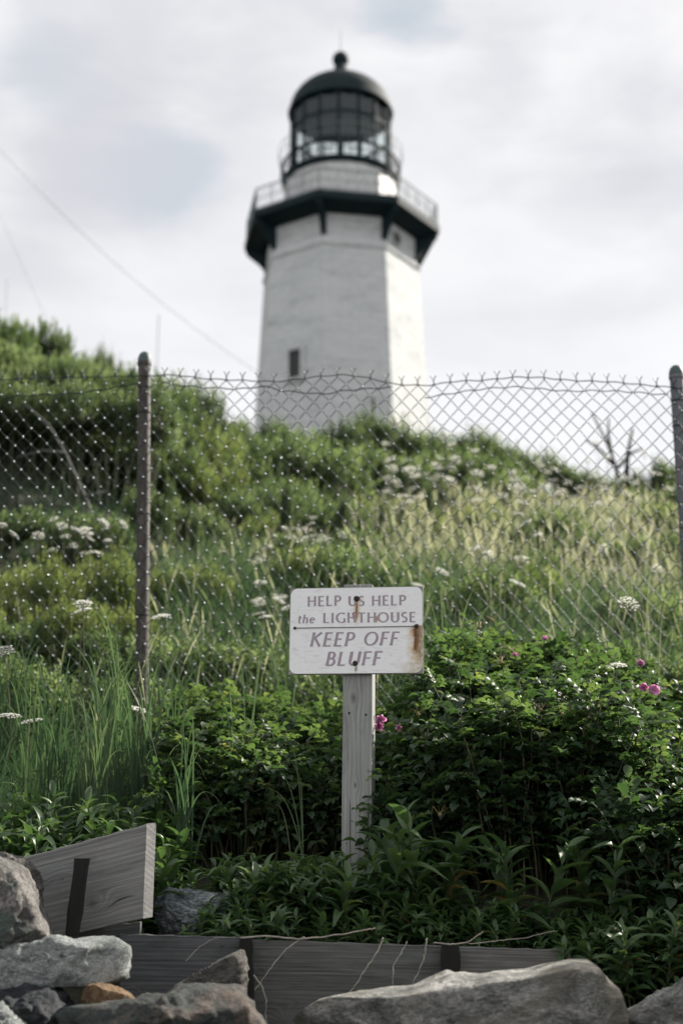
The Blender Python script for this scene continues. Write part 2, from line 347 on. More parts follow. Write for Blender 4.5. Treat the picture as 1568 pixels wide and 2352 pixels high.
# ================= lighthouse =================
LY = 65.0
def zt(v, Y=LY): return Q(784, v, Y).z
def zc(z, Y=LY): return Y * math.cos(PITCH) + (z - CAMZ) * math.sin(PITCH)
def rr(px, v): return px * zc(zt(v)) / FPX
def lighthouse():
    ax = Q(782, 400, LY).x
    base = float(ground(0, LY)) - 0.5
    m_stone, t = mat('whitewashed_stone'); tc = t.add('ShaderNodeTexCoord').outputs['Object']
    v = t.mapping(tc, (1, 1, 3.2))
    n = t.noise(v, .55, 7, .66, .4); n2 = t.noise(t.mapping(tc, (1, 1, 4)), 2.4, 6, .7)
    c = t.ramp(t.math('ADD', t.math('MULTIPLY', n, .5), t.math('MULTIPLY', n2, .5)), [(.33, (.26, .275, .275)), (.42, (.40, .42, .42)), (.5, (.48, .50, .50)), (.7, (.55, .565, .565))])
    brick = t.add('ShaderNodeTexBrick', None, Vector=t.mapping(tc, (1, 1, 1), rot=(R(90), 0, 0)), Scale=1.0, Mortar_Size=.02, Brick_Width=.9, Row_Height=.36)
    c = t.mix(t.math('MULTIPLY', brick.outputs['Fac'], .22), c, (.25, .27, .27))
    pk = t.noise(t.mapping(tc, (1, 1, 2.5), (3, 1, 0)), 1.3, 8, .75, .8); c = t.mix(t.ramp(pk, [(.58, 0.0), (.70, .65)]), c, (.24, .24, .22))
    b = t.add('ShaderNodeBsdfPrincipled', None, Base_Color=c, Roughness=.8)
    t.l.new(t.add('ShaderNodeBump', None, Height=t.math('ADD', n2, t.math('MULTIPLY', brick.outputs['Fac'], -.5)), Strength=.9, Distance=.08).outputs[0], b.inputs['Normal'])
    finish(t, b.outputs[0])
    m_black = simple('black_iron_paint', (.005, .015, .018), .75, 0, .1, 3, spec=.2)
    m_drum = simple('grey_white_paint', (.50, .50, .50), .5, 0, .12, 2.5)
    m_glass, t = mat('lantern_glass')
    g = t.add('ShaderNodeBsdfGlossy', None, Color=(.8, .9, .9, 1), Roughness=.05); tr = t.add('ShaderNodeBsdfTransparent', None, Color=(.90, .94, .94, 1))
    finish(t, t.add('ShaderNodeMixShader', None, _0=.06, _1=tr, _2=g).outputs[0])
    m_dark = simple('dark_opening', (.006, .010, .010), .6, 0, .1, 5)
    m_rust = simple('faded_iron', (.10, .13, .13), .6, 0, .15, 6)
    root = thing('lighthouse', 'tall white octagonal stone lighthouse with black gallery and black domed lantern on the bluff', 'lighthouse', (ax, LY, base))
    Z = lambda v: zt(v) - base
    PH = R(-12)
    def ang(k): return PH + R(45) * k
    # shaft: octagon profile
    m = MB()
    R970 = rr(205.5, 970); R640 = rr(182, 640); slope = (R970 - R640) / (Z(640) - Z(970))
    zs = np.linspace(0, Z(632), 26); prof = [(R640 + slope * (Z(640) - z), z) for z in zs]
    V8 = []
    m.lathe(prof, 8, phase=PH)
    obj('tower_wall', m.mesh('tower_wall', m_stone, smooth=False), root)
    m = MB(); Rn = rr(176, 600)
    m.lathe([(Rn, Z(632) - .4), (Rn, Z(560))], 8, phase=PH)
    m.lathe([(prof[-1][0] + .04, Z(632) - .16), (prof[-1][0] + .10, Z(632) - .05), (prof[-1][0] + .10, Z(632) + .04), (Rn - .02, Z(632) + .22)], 8, phase=PH)
    obj('upper_wall', m.mesh('upper_wall', m_stone, smooth=False), root)
    # gallery deck with flat soffit
    zd = Z(540); zlow = Z(549); Rd = rr(229, 549)
    m = MB(); m.lathe([(Rn - .4, zlow - .42), (Rn + .35, zlow - .42), (Rd - .35, zlow - .24), (Rd - .06, zlow - .20), (Rd, zlow - .16), (Rd, zd), (Rn - 1.2, zd + .01)], 8, phase=PH)
    obj('gallery_deck', m.mesh('gallery_deck', m_black, smooth=False), root)
    for k in range(8):
        a = ang(k); er = Vector((math.sin(a), -math.cos(a), 0)); et = Vector((math.cos(a), math.sin(a), 0))
        pf = [(Rn - .1, zlow - .26), (Rd - .12, zlow - .22), (Rd - .14, zlow - .42)]
        for s in range(1, 8):
            q = s / 8; pf.append((Rn + .1 + (Rd - Rn - .3) * (1 - q) ** 2.0, zlow - .45 - (zlow - Z(618) - .5) * q ** .8))
        pf.append((Rn - .1, Z(618)))
        V = [er * r + et * s * .13 + Vector((0, 0, z)) for s in (-1, 1) for r, z in pf]; n = len(pf)
        mb = MB(); mb.add([tuple(x) for x in V], [[i, (i + 1) % n, n + (i + 1) % n, n + i] for i in range(n)],
                         [[0, i, i + 1] for i in range(1, n - 1)] + [[n, n + i + 1, n + i] for i in range(1, n - 1)])
        obj('bracket', mb.mesh('bracket', m_black, smooth=False), root)
    # gallery rail
    rail = MB(); zr = Z(492); hgt = zr - zd; Rr = Rd - .12
    for k in range(8):
        p = [Vector((math.sin(ang(k + s)) * Rr, -math.cos(ang(k + s)) * Rr, zd)) for s in (0, 1)]
        for h, r in ((hgt, .035), (hgt * .52, .02), (.12, .02)):
            rail.tube([p[0] + Vector((0, 0, h)), p[1] + Vector((0, 0, h))], r, 5)
        rail.tube([p[0], p[0] + Vector((0, 0, hgt))], .04, 5)
        N = 12
        for i in range(N):
            a = p[0].lerp(p[1], i / N); b = p[0].lerp(p[1], (i + 1) / N)
            rail.tube([a + Vector((0, 0, .12)), b + Vector((0, 0, hgt))], .011, 3)
            rail.tube([b + Vector((0, 0, .12)), a + Vector((0, 0, hgt))], .011, 3)
            if i % 3 == 0 and i: rail.tube([a, a + Vector((0, 0, hgt))], .02, 4)
    obj('gallery_railing', rail.mesh('gallery_railing', m_rust), root)
    # drum
    zdt = Z(424); Rdr = rr(129, 500)
    m = MB(); m.lathe([(Rdr, zd), (Rdr, zdt - .22)], 20, phase=PH)
    for k in range(20):
        a = PH + k * math.tau / 20
        m.tube([(math.sin(a) * Rdr, -math.cos(a) * Rdr, zd), (math.sin(a) * Rdr, -math.cos(a) * Rdr, zdt - .22)], .035, 4)
    obj('watch_room_wall', m.mesh('watch_room_wall', m_drum, smooth=False), root)
    # lantern floor ring and rail
    Rg = rr(134, 420); m = MB()
    m.lathe([(Rdr - .1, zdt - .22), (Rg, zdt - .16), (Rg, zdt), (Rdr - .9, zdt + .01)], 40)
    obj('lantern_ledge', m.mesh('lantern_ledge', m_black), root)
    m = MB(); zl = Z(388)
    def hoop(mb, rad, z, r, n=48, sd=5):
        mb.tube([(rad * math.sin(i * math.tau / n), -rad * math.cos(i * math.tau / n), z) for i in range(n + 1)], r, sd)
    hoop(m, Rg, zl, .075); hoop(m, Rg + .04, (zl + zdt) / 2, .03); hoop(m, Rg, zdt + .05, .05)
    for k in range(36):
        a = k * math.tau / 36; e = (math.sin(a) * Rg, -math.cos(a) * Rg)
        m.tube([(e[0], e[1], zdt), (e[0] * 1.03, e[1] * 1.03, (zl + zdt) / 2), (e[0], e[1], zl)], .024, 4)
    for k in range(16):
        a = k * math.tau / 16
        for s in (-1, 1):
            m.tube([(math.sin(a) * Rg, -math.cos(a) * Rg, zdt), (math.sin(a + s * .39) * Rg, -math.cos(a + s * .39) * Rg, zl)], .016, 3)
    obj('lantern_railing', m.mesh('lantern_railing', m_black), root)
    m = MB(); Rw = rr(142, 400)
    for v in (352, 372): hoop(m, Rw, Z(v), .016)
    for k in range(12):
        a = k * math.tau / 12; m.tube([(math.sin(a) * Rg, -math.cos(a) * Rg, zdt), (math.sin(a) * Rw, -math.cos(a) * Rw, Z(352))], .016, 3)
    obj('outer_guard_rail', m.mesh('outer_guard_rail', m_rust), root)
    # glazing
    Rl = rr(113, 330); zrim = Z(262); N = 16; ph = R(-2)
    m = MB(); m.lathe([(Rl, zdt), (Rl, zrim)], N, phase=ph)
    gl = obj('lantern_glazing', m.mesh('lantern_glazing', m_glass, smooth=False), root)
    m = MB()
    for k in range(N):
        a = ph + k * math.tau / N; x, y = math.sin(a) * Rl, -math.cos(a) * Rl
        m.tube([(x, y, zdt), (x, y, zrim)], .085, 5)
    zm = Z(312)
    for z in (zdt + .06, Z(372), zm, zrim - .05): m.lathe([(Rl + .05, z - .055), (Rl + .05, z + .055), (Rl - .05, z + .055), (Rl - .05, z - .055), (Rl + .05, z - .055)], N, phase=ph)
    obj('glazing_bars', m.mesh('glazing_bars', m_black, smooth=False), gl)
    # dome
    Rm = rr(120, 262); m = MB(); zap = Z(186)
    pf = [(Rm - .35, zrim - .05), (Rm, zrim - .18), (Rm + .03, zrim - .05), (Rm - .02, zrim + .05)]
    for s in range(1, 15):
        q = s / 14 * R(87); pf.append(((Rm - .05) * math.cos(q) ** .92, zrim + .05 + (zap - zrim) * math.sin(q) ** 1.05))
    m.lathe(pf, 32, phase=ph); m.lathe([(Rm - .35, zrim - .05)] + [((Rm - .35) * math.cos(q), zrim + (zap - zrim - .3) * math.sin(q)) for q in np.linspace(.05, 1.55, 8)], 32)
    dome = obj('dome', m.mesh('dome', m_black), root)
    for k in range(8):
        pass
    zb = Z(137); rb = rr(19, 137); m = MB()
    pf = [(rr(19, 150), zap - .35), (rr(15, 150), zb - rb * .95), (rb * .62, zb - rb * .8)] + [(rb * math.cos(q), zb + rb * math.sin(q)) for q in np.linspace(R(-52), R(88), 12)]
    m.lathe(pf, 24); obj('vent_ball', m.mesh('vent_ball', m_black), dome)
    m = MB(); m.tube([(0, 0, zb + rb * .9), (0, 0, Z(68))], [.03, .012], 5)
    obj('lightning_rod', m.mesh('lightning_rod', m_rust), dome)
    # ceiling gear + lamp
    m = MB(); m.lathe([(Rl - .05, Z(300)), (Rl - .25, Z(300) + .01)], 32)
    m = MB(); m.lathe([(.75, zdt), (.75, zdt + .5), (.55, zdt + .6), (.62, zdt + .75), (.60, zdt + 1.2), (.35, zdt + 1.5), (.02, zdt + 1.58)], 20)
    m.tube([(0, 0, zdt + 1.5), (0, 0, zrim)], .07, 6)
    obj('beacon', m.mesh('beacon', m_black), root)
    # windows: placed on the faces
    def face_point(u, v, k, inset=0.0):
        """ray through (u,v) meets the shaft face between corner k and k+1"""
        a = ang(k) + R(22.5); nrm = Vector((math.sin(a), -math.cos(a), 0)); d = pdir(u, v)
        o = Vector((0, 0, CAMZ)); Y = LY - 4
        for _ in range(30):
            p = o + d * (Y / d.y); z = p.z - base
            Rz = (R640 + slope * (Z(640) - z)) if z < Z(632) else Rn
            q = Vector((p.x - ax, p.y - LY, 0)); gap = q.dot(nrm) - Rz * math.cos(R(22.5))
            Y += gap * .9 / max(.2, -nrm.y if abs(nrm.y) > .2 else .2)
        return Vector((q.x, q.y, z)), nrm
    def window(u, v0, v1, wpx, k):
        p0, nrm = face_point(u, v0, k); p1, _ = face_point(u, v1, k)
        c = (p0 + p1) / 2; h = abs(p0.z - p1.z); wd = wpx * zc(c.z + base, LY - 4) / FPX / abs(nrm.y)
        et = Vector((-nrm.y, nrm.x, 0)); rot = Matrix((et, -nrm, Vector((0, 0, 1)))).transposed()
        sl_ = math.atan(slope)
        rot = rot @ Matrix.Rotation(-sl_, 3, 'X') if False else rot
        fr = MB(); d = .34
        for s in (-1, 1): fr.box(tuple(c + et * s * (wd / 2 + .09)), (.18, d, h + .36), rot)
        fr.box(tuple(c + Vector((0, 0, h / 2 + .09))), (wd, d - .01, .18), rot); fr.box(tuple(c - Vector((0, 0, h / 2 + .08))), (wd, d + .06, .16), rot)
        f_ = obj('window', fr.mesh('window', m_stone, smooth=False), root)
        pn = MB(); pn.box(tuple(c + nrm * .06), (wd - .004, .06, h - .004), rot)
        obj('pane', pn.mesh('pane', m_dark, smooth=False), f_)
    window(680, 806, 869, 28, -1); window(855, 915, 952, 7, 0)
    p, nrm = face_point(909, 548, 1); et = Vector((-nrm.y, nrm.x, 0)); m = MB()
    for rad0, rad1, dd in ((.30, .30, .05),):
        pts = [p + nrm * .05 + (et * math.cos(q) + Vector((0, 0, math.sin(q)))) * .36 for q in np.linspace(0, math.tau, 25)]
        m.tube(pts, .07, 6)
    ow = obj('round_window', m.mesh('round_window', m_stone), root); m = MB()
    ring = [p + nrm * .06 + (et * math.cos(q) + Vector((0, 0, math.sin(q)))) * .34 for q in np.linspace(0, math.tau, 24, endpoint=False)]
    m.add([tuple(x) for x in ring] + [tuple(p + nrm * .07)], tris=[[i, (i + 1) % 24, 24] for i in range(24)])
    obj('pane', m.mesh('pane', m_dark), ow)
lighthouse()

# guy wires and faint masts far behind
m_wire = simple('grey_cable', (.34, .36, .38), .7)
def wire(pts, rad, label, name='guy_wire', cat='cable'):
    m = MB(); m.tube(pts, rad, 4); tag(obj(name, m.mesh(name, m_wire)), label, cat)
a = Q(-120, 215, 55); b = Q(640, 890, 64)
wire([a.lerp(b, s) - Vector((0, 0, 1.0 * math.sin(math.pi * s))) for s in np.linspace(0, 1, 12)], .013, 'long faint cable slanting down across the sky towards the lighthouse foot', cat='cable')
a = Q(-90, 290, 50); b = Q(112, 745, 52)
wire([a.lerp(b, s) for s in np.linspace(0, 1, 6)], .011, 'short faint cable dropping steeply behind the left hill', cat='cable')
for u, v0, lab in ((365, 722, 'faint thin mast standing behind the left fence post'), (18, 642, 'faint thin mast at the left edge above the shrubs')):
    a = Q(u, v0, 60); g = float(ground(a.x, 60)); wire([(a.x, 60, g), tuple(a)], .018, lab, 'mast', 'mast')

# ================= chain link fence =================
FY = 6.0
def fence():
    m_coat = simple('green_coated_wire', (.010, .028, .025), .5, 0, .1, 40, spec=.35)
    m_knuc = simple('painted_wire_glint', (.80, .83, .83), .28, .5, .1, 60)
    m_post, t = mat('rusty_painted_post'); tc = t.add('ShaderNodeTexCoord').outputs['Object']
    n = t.noise(t.mapping(tc, (1, 1, .25)), 22, 8, .7, .5)
    c = t.ramp(n, [(.35, (.025, .023, .022)), (.5, (.048, .040, .034)), (.65, (.085, .076, .068))])
    b = t.add('ShaderNodeBsdfPrincipled', None, Base_Color=c, Roughness=.7)
    t.l.new(t.add('ShaderNodeBump', None, Height=n, Strength=.3, Distance=.01).outputs[0], b.inputs['Normal']); finish(t, b.outputs[0])
    m_post2 = simple('grey_painted_post', (.13, .135, .155), .6, 0, .12, 25, bump=.1)
    m_cap = simple('green_grey_cap', (.05, .085, .085), .6, 0, .2, 30)
    m_barb = simple('dark_wire', (.010, .022, .020), .6, .2, .1, 60)
    root = thing('chain_link_fence', 'green chain link fence with rusty steel posts across the foot of the hill', 'fence', (0, FY, 0))
    top = lambda u: float(np.interp(u, [-760, 0, 100, 240, 333, 400, 470, 560, 640, 720, 790, 850, 905, 985, 1040, 1120, 1180, 1240, 1310, 1400, 1540, 1990], [900, 873, 869, 867, 864, 864, 871, 875, 877, 868, 863, 870, 883, 885, 878, 874, 870, 869, 874, 878, 890, 905]))
    zx = {}
    pitch = 57.2 / 1.5306 * 6.22 / FPX; hp = pitch * 1.03
    x0 = Q(-760, 900, FY).x; x1 = Q(1990, 900, FY).x
    def xu(x): return 784 + x * FPX / 6.33
    def ztop(x): return Q(784, top(xu(x)), FY).z
    half = pitch / 2; hp = pitch * 1.10; ncol = int((x1 - x0) / half)
    m = MB(); knV = []
    zbot = lambda x: float(ground(x, FY)) - .02
    wr = .0018
    rng = random.Random(3)
    forks = []
    def dis(x, z, k):
        return (.0035 * math.sin(x * 5 + z * 3.1) + .002 * math.sin(x * 13.7 + k), .020 * math.sin(x * 2.1 + 1) + .010 * math.sin(z * 3 + x * 1.3), .004 * math.sin(x * 4.1 + k * .7))
    for c in range(ncol):
        pts = []; k = 0
        while True:
            left = (k + c) % 2 == 0; xn = x0 + (c if left else c + 1) * half; s = -1 if left else 1
            z = ztop(xn) - k * hp / 2
            if z < zbot(xn): break
            ox, dy, oz = dis(xn, z, k); e = .0030; bx, bz = xn + ox + s * .0012, z + oz
            side = .0021
            for qx, qy, qz in ((-s * e * 1.5, side, e * 1.5), (0, .0, .0), (-s * e * 1.5, -side, -e * 1.5)):
                pts.append((bx + qx, dy + qy, bz + qz))
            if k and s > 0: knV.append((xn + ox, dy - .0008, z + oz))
            if k == 0 and s > 0: forks.append((xn + ox, z))
            k += 1
        m.tube(pts, wr, 4)
    # twisted top ends: a short twisted neck and two flared tips
    for x, z in forks:
        h = hp * .52; tl = rng.uniform(-.1, .1)
        for s in (-1, 1):
            m.tube([(x - s * .002, 0, z - .006), (x + s * .0025, .002 * s, z + h * .2), (x - s * .0025 + tl * h * .4, -.002 * s, z + h * .38), (x + s * .002 + tl * h * .6, 0, z + h * .55), (x + s * .007 + tl * h, 0, z + h * .8 + rng.uniform(-.003, .003)), (x + s * .013 + tl * h, 0, z + h * 1.02)], wr * 1.15, 4)
    # pale beads on the bent knuckles: sun glints put into colour and shape
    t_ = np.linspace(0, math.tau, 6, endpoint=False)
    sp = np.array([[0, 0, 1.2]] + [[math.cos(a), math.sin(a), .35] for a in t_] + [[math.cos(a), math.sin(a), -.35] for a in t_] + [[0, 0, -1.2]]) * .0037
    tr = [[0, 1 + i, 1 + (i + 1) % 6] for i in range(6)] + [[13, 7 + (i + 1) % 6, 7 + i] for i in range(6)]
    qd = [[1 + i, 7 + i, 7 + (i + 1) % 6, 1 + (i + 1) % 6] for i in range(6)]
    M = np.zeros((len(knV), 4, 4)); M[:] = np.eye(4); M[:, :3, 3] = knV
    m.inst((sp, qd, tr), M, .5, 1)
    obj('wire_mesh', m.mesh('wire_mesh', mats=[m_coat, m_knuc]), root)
    # tension wire and sagging wires
    def uwire(uv, rad, name, wobble=.0, barbs=None):
        us = np.arange(uv[0][0], uv[-1][0] + 1, 9); vs = np.interp(us, [p[0] for p in uv], [p[1] for p in uv])
        ker = np.ones(5) / 5; vs = np.convolve(np.pad(vs, 2, 'edge'), ker, 'valid')
        pts = [Q(u, v + wobble * math.sin(u * .11), FY - .006) - Vector((0, FY, 0)) for u, v in zip(us, vs)]
        mb = MB(); mb.tube(pts, rad, 5, cap=True)
        if barbs:
            for i in range(4, len(pts), barbs):
                for r_ in range(5): mb.tube([pts[i] + Vector((dx, .002, dz)) for dx, dz in ((-.006 + r_ * .003, -.004), (-.005 + r_ * .003, .005))], .0018, 3)
        return obj(name, mb.mesh(name, m_barb), root)
    uwire([(-760, 900), (0, 872), (100, 868), (240, 866), (333, 863), (400, 861), (470, 870), (560, 874), (640, 877), (720, 866), (790, 860), (850, 869), (905, 883), (985, 886), (1040, 876), (1120, 873), (1180, 866), (1240, 867), (1310, 874), (1400, 877), (1540, 890), (1990, 905)], .0026, 'top_wire', 1.0)
    uwire([(-760, 930), (0, 913), (60, 909), (120, 906), (180, 903), (250, 893), (322, 879)], .0032, 'sagging_wire', 1.5)
    uwire([(370, 878), (420, 886), (490, 891), (560, 894), (610, 885), (640, 897), (740, 906), (800, 896), (905, 889)], .0028, 'sagging_wire', 1.5)
    uwire([(975, 914), (1040, 903), (1110, 893), (1180, 888), (1260, 895), (1300, 899), (1370, 897), (1430, 899), (1540, 908)], .0025, 'sagging_wire', 1.5)
    # posts
    for (u, v, lean, part, rad) in ((333, 812, -.008, 1, .0285), (1551, 843, .012, 1, .031), (-640, 850, 0, 0, .03)):
        a = Q(u, v, FY + .035) - Vector((0, FY, 0)); zb = float(ground(a.x, FY)) - .5
        L = a.z - zb; m = MB(); n = 12
        ctr = lambda z: (a.x + lean * (z - a.z) * -1, a.y, z)
        lx = .047 if u < 500 else 0.0
        P = [(a.x + (L - s * L) * lx * .6, a.y, zb + s * (L - .045)) for s in np.linspace(0, 1, n)]
        m.tube(P, rad, 20)
        if part:
            m.tube([(P[-1][0], a.y, P[-1][2] - .012), (P[-1][0], a.y, P[-1][2] + .002)], rad * 1.13, 20)
        p = obj('post', m.mesh('post', m_post if u < 1000 else m_post2), root); tag(p, 'rusty brown steel post' if u < 1000 else 'grey steel post at the right edge')
        m = MB(); pf = [(rad * 1.12, -.004)] + [(rad * 1.10 * math.cos(q) ** .8 + .0002, .005 + .048 * math.sin(q)) for q in np.linspace(0, R(89), 9)]
        m.lathe(pf, 20, (P[-1][0], a.y, P[-1][2])); obj('post_cap', m.mesh('post_cap', m_cap), p)
        m = MB()
        for zz in (a.z - .16, a.z - .28, a.z - .75, a.z - 1.2):
            xx = P[0][0] + (P[-1][0] - P[0][0]) * ((zz - zb) / L)
            m.tube([(xx + (rad + .003) * math.cos(q), a.y + (rad + .003) * math.sin(q), zz + .006 * math.sin(q * 1)) for q in np.linspace(0, math.tau, 17)], .0024, 4)
            obj('tie_wire', m.mesh('tie_wire', m_barb), p); m = MB()
            continue
            m.tube([(xx + rad, a.y - .02, zz), (xx + rad + .02, a.y - .03, zz + .008), (xx + rad + .032, a.y - .03, zz - .004)], .0022, 4)
fence()

# ================= the sign =================
def sign():
    Y = 4.2; kx = 3.262e-4 * 1.0
    base = Q(812, 1448, Y); gz = float(ground(base.x, Y)) - .35
    root = thing('warning_sign', 'weathered white sign asking to keep off the bluff on a grey wooden post', 'sign', (base.x - .004, Y, gz), R(-7))
    root.rotation_euler = (0, R(.55), R(-7))
    cz = base.z - gz                                  # sign centre height in local coordinates
    PW = .0875
    m_post = woodmat('weathered_post', [(-.0, 0, .03)] and [(cz - .2005, -.006, .021), (cz - .455, .000, .011)], (.15, .16, .155), (.33, .33, .31), 'Z', 80, 3.1, (.14, .19, .19))
    ptop = cz + .143; yb = .012
    m = MB(); m.box((.0045, yb + PW / 2, ptop / 2), (PW, PW, ptop))
    me = m.mesh('post', m_post, smooth=False); post = obj('post', me, root)
    bv = post.modifiers.new('bevel', 'BEVEL'); bv.width = .002; bv.segments = 2
    m_hole = simple('nail_hole', (.008, .008, .008), .9)
    m = MB()
    for x, z in ((-.020, cz - .245), (.030, cz - .2505), (-.025, cz - .62), (.017, cz - .66)):
        r_ = .0033 if z > cz - .5 else .0016
        q = np.linspace(0, math.tau, 12, endpoint=False)
        m.add([(x + r_ * math.cos(a), yb - .0006, z + r_ * 1.15 * math.sin(a)) for a in q] + [(x, yb - .0009, z)], tris=[[i, (i + 1) % 12, 12] for i in range(12)])
        obj('nail', m.mesh('nail', m_hole), post); m = MB()
    W, H = .3975, .2585
    # backing board: weathered ply with square corners
    m_ply = woodmat('weathered_ply', (), (.14, .14, .13), (.33, .31, .28), 'X', 60, 1.2)
    m = MB(); m.box((0, .0045, cz), (W + .004, .0115, H + .004))
    obj('backing_board', m.mesh('backing_board', m_ply, smooth=False), root)
    # painted face with rounded corners
    mp, t = mat('flaking_white_paint'); tc = t.add('ShaderNodeTexCoord').outputs['Object']
    loc = t.mapping(tc, (1, 1, 1), (0, 0, -cz)); sx = t.add('ShaderNodeSeparateXYZ', None, Vector=loc); X, Zz = sx.outputs['X'], sx.outputs['Z']
    g1 = t.noise(t.mapping(loc, (14, 1, 70)), 2.2, 8, .75, .3); g2 = t.noise(loc, 22, 6, .6)
    grime = t.math('ADD', t.math('MULTIPLY', g1, .7), t.math('MULTIPLY', g2, .3))
    c = t.ramp(grime, [(.30, (.42, .41, .39)), (.38, (.62, .61, .60)), (.48, (.76, .76, .77)), (.8, (.83, .83, .85))])
    nz = t.noise(loc, 60, 5, .7)
    def stain(x, zhi, zlo, wd, colr, amt, soft=.6):
        nonlocal c
        dx = t.math('DIVIDE', t.math('ABSOLUTE', t.math('SUBTRACT', t.math('ADD', X, t.math('MULTIPLY', t.math('SUBTRACT', g2, .5), wd * 1.2)), x)), wd)
        gx = t.math('SUBTRACT', 1, dx, True)
        zt_ = t.add('ShaderNodeMapRange', {'interpolation_type': 'SMOOTHSTEP'}, Value=Zz, _1=zlo, _2=zlo + (zhi - zlo) * soft, _3=0.0, _4=1.0).outputs[0]
        zu = t.add('ShaderNodeMapRange', {'interpolation_type': 'SMOOTHSTEP'}, Value=Zz, _1=zhi + .006, _2=zhi - .002, _3=0.0, _4=1.0).outputs[0]
        k = t.math('MULTIPLY', t.math('MULTIPLY', gx, zt_), zu)
        k = t.math('MULTIPLY', t.math('MULTIPLY', k, t.math('ADD', t.math('MULTIPLY', nz, 2.6), -.55, True)), amt * 1.6, True)
        c = t.mix(k, c, colr)
    stain(.180, .006, -.135, .030, (.50, .36, .18), .9); stain(.181, .010, -.085, .012, (.13, .035, .008), 1.6, .5); stain(.183, .012, -.03, .008, (.03, .012, .008), 1.8)
    stain(.192, .01, -.14, .016, (.26, .17, .07), .8)
    stain(.003, .096, .004, .013, (.50, .38, .18), .9); stain(.001, .09, .010, .0055, (.20, .09, .05), .9)
    stain(-.005, .052, .030, .008, (.20, .04, .04), 1.5); stain(.062, .04, .018, .006, (.42, .24, .12), 1.2)
    stain(.0, -.105, -.135, .006, (.2, .18, .13), .8)
    stain(.18, -.10, -.16, .06, (.42, .36, .25), .5, .2)
    b = t.add('ShaderNodeBsdfPrincipled', None, Base_Color=c, Roughness=.6)
    t.l.new(t.add('ShaderNodeBump', None, Height=grime, Strength=.25, Distance=.001).outputs[0], b.inputs['Normal']); finish(t, b.outputs[0])
    rc = .0215; out = []
    for cx, cz_, a0 in ((1, 1, 0), (-1, 1, 90), (-1, -1, 180), (1, -1, 270)):
        for a in np.linspace(a0, a0 + 90, 10): out.append((cx * (W / 2 - rc) + rc * math.cos(R(a)), cz_ * (H / 2 - rc) + rc * math.sin(R(a))))
    n = len(out); yf = -.0030
    V = [(x, yf, z + cz) for x, z in out] + [(x, -.0012, z + cz) for x, z in out] + [(0, yf, cz)]
    me = new_mesh('painted_panel', V, [[[i, n + i, n + (i + 1) % n, (i + 1) % n] for i in range(n)], [[(i + 1) % n, 2 * n, i] for i in range(n)]], mp, False)
    panel = obj('painted_panel', me, root)
    # lettering as brush strokes, thick uprights and thin bars with flared ends
    ml, t = mat('faded_letter_paint'); tc = t.add('ShaderNodeTexCoord').outputs['Object']
    cc = t.ramp(t.noise(t.mapping(tc, (30, 1, 90)), 2.5, 6, .7), [(.3, (.42, .38, .41)), (.5, (.30, .245, .285)), (.7, (.27, .215, .255))])
    finish(t, t.add('ShaderNodeBsdfPrincipled', None, Base_Color=cc, Roughness=.7).outputs[0])
    def arc(cx, cy, rx, ry, a0, a1, n=14): return [(cx + rx * math.cos(R(a)), cy + ry * math.sin(R(a))) for a in np.linspace(a0, a1, n)]
    G = {'H': (.70, [[(.09, 0), (.09, 1)], [(.63, 0), (.63, 1)], [(.09, .52), (.63, .52)]]),
         'E': (.50, [[(.09, 0), (.09, 1)], [(.09, .96), (.48, .96)], [(.09, .52), (.43, .52)], [(.09, .04), (.50, .04)]]),
         'L': (.50, [[(.09, 0), (.09, 1)], [(.09, .04), (.50, .04)]]),
         'P': (.54, [[(.09, 0), (.09, 1)], [(.09, .96), (.24, .96)] + arc(.26, .71, .24, .25, 80, -80) + [(.24, .46), (.12, .45)]]),
         'U': (.70, [[(.09, 1), (.09, .35)] + arc(.36, .32, .27, .29, 180, 360) + [(.63, .35), (.63, 1)]]),
         'S': (.50, [arc(.27, .73, .19, .23, 40, 240, 12) + arc(.25, .27, .20, .24, 62, -140, 12)]),
         'I': (.20, [[(.10, 0), (.10, 1)]]),
         'G': (.80, [arc(.50, .5, .43, .47, 52, 312, 24), [(.74, .06), (.74, .44)]]),
         'T': (.62, [[(.31, 0), (.31, .96)], [(.0, .96), (.62, .96)]]),
         'O': (.92, [arc(.46, .5, .40, .46, 90, 450, 36)]),
         'K': (.62, [[(.09, 0), (.09, 1)], [(.58, 1), (.13, .53)], [(.22, .60), (.62, 0)]]),
         'F': (.50, [[(.09, 0), (.09, 1)], [(.09, .96), (.50, .96)], [(.09, .52), (.44, .52)]]),
         'B': (.56, [[(.09, 0), (.09, 1)], [(.09, .965), (.24, .965)] + arc(.25, .745, .20, .22, 80, -80, 10) + [(.2, .525), (.11, .53)], [(.2, .525), (.28, .515)] + arc(.27, .275, .25, .245, 75, -80, 12) + [(.2, .035), (.09, .035)]]),
         't': (.30, [[(.15, .85), (.15, .16)] + arc(.27, .14, .12, .12, 180, 300, 6), [(.02, .62), (.32, .62)]]),
         'h': (.48, [[(.08, 0), (.08, 1.0)], [(.08, .45)] + arc(.26, .42, .17, .2, 150, 0, 8) + [(.43, .38), (.43, 0)]]),
         'e': (.46, [[(.07, .34), (.40, .36)] + arc(.25, .34, .19, .28, 5, 180, 10) + arc(.25, .32, .19, .30, 180, 320, 10)])}
    cnt = [0]; LT = [MB()]
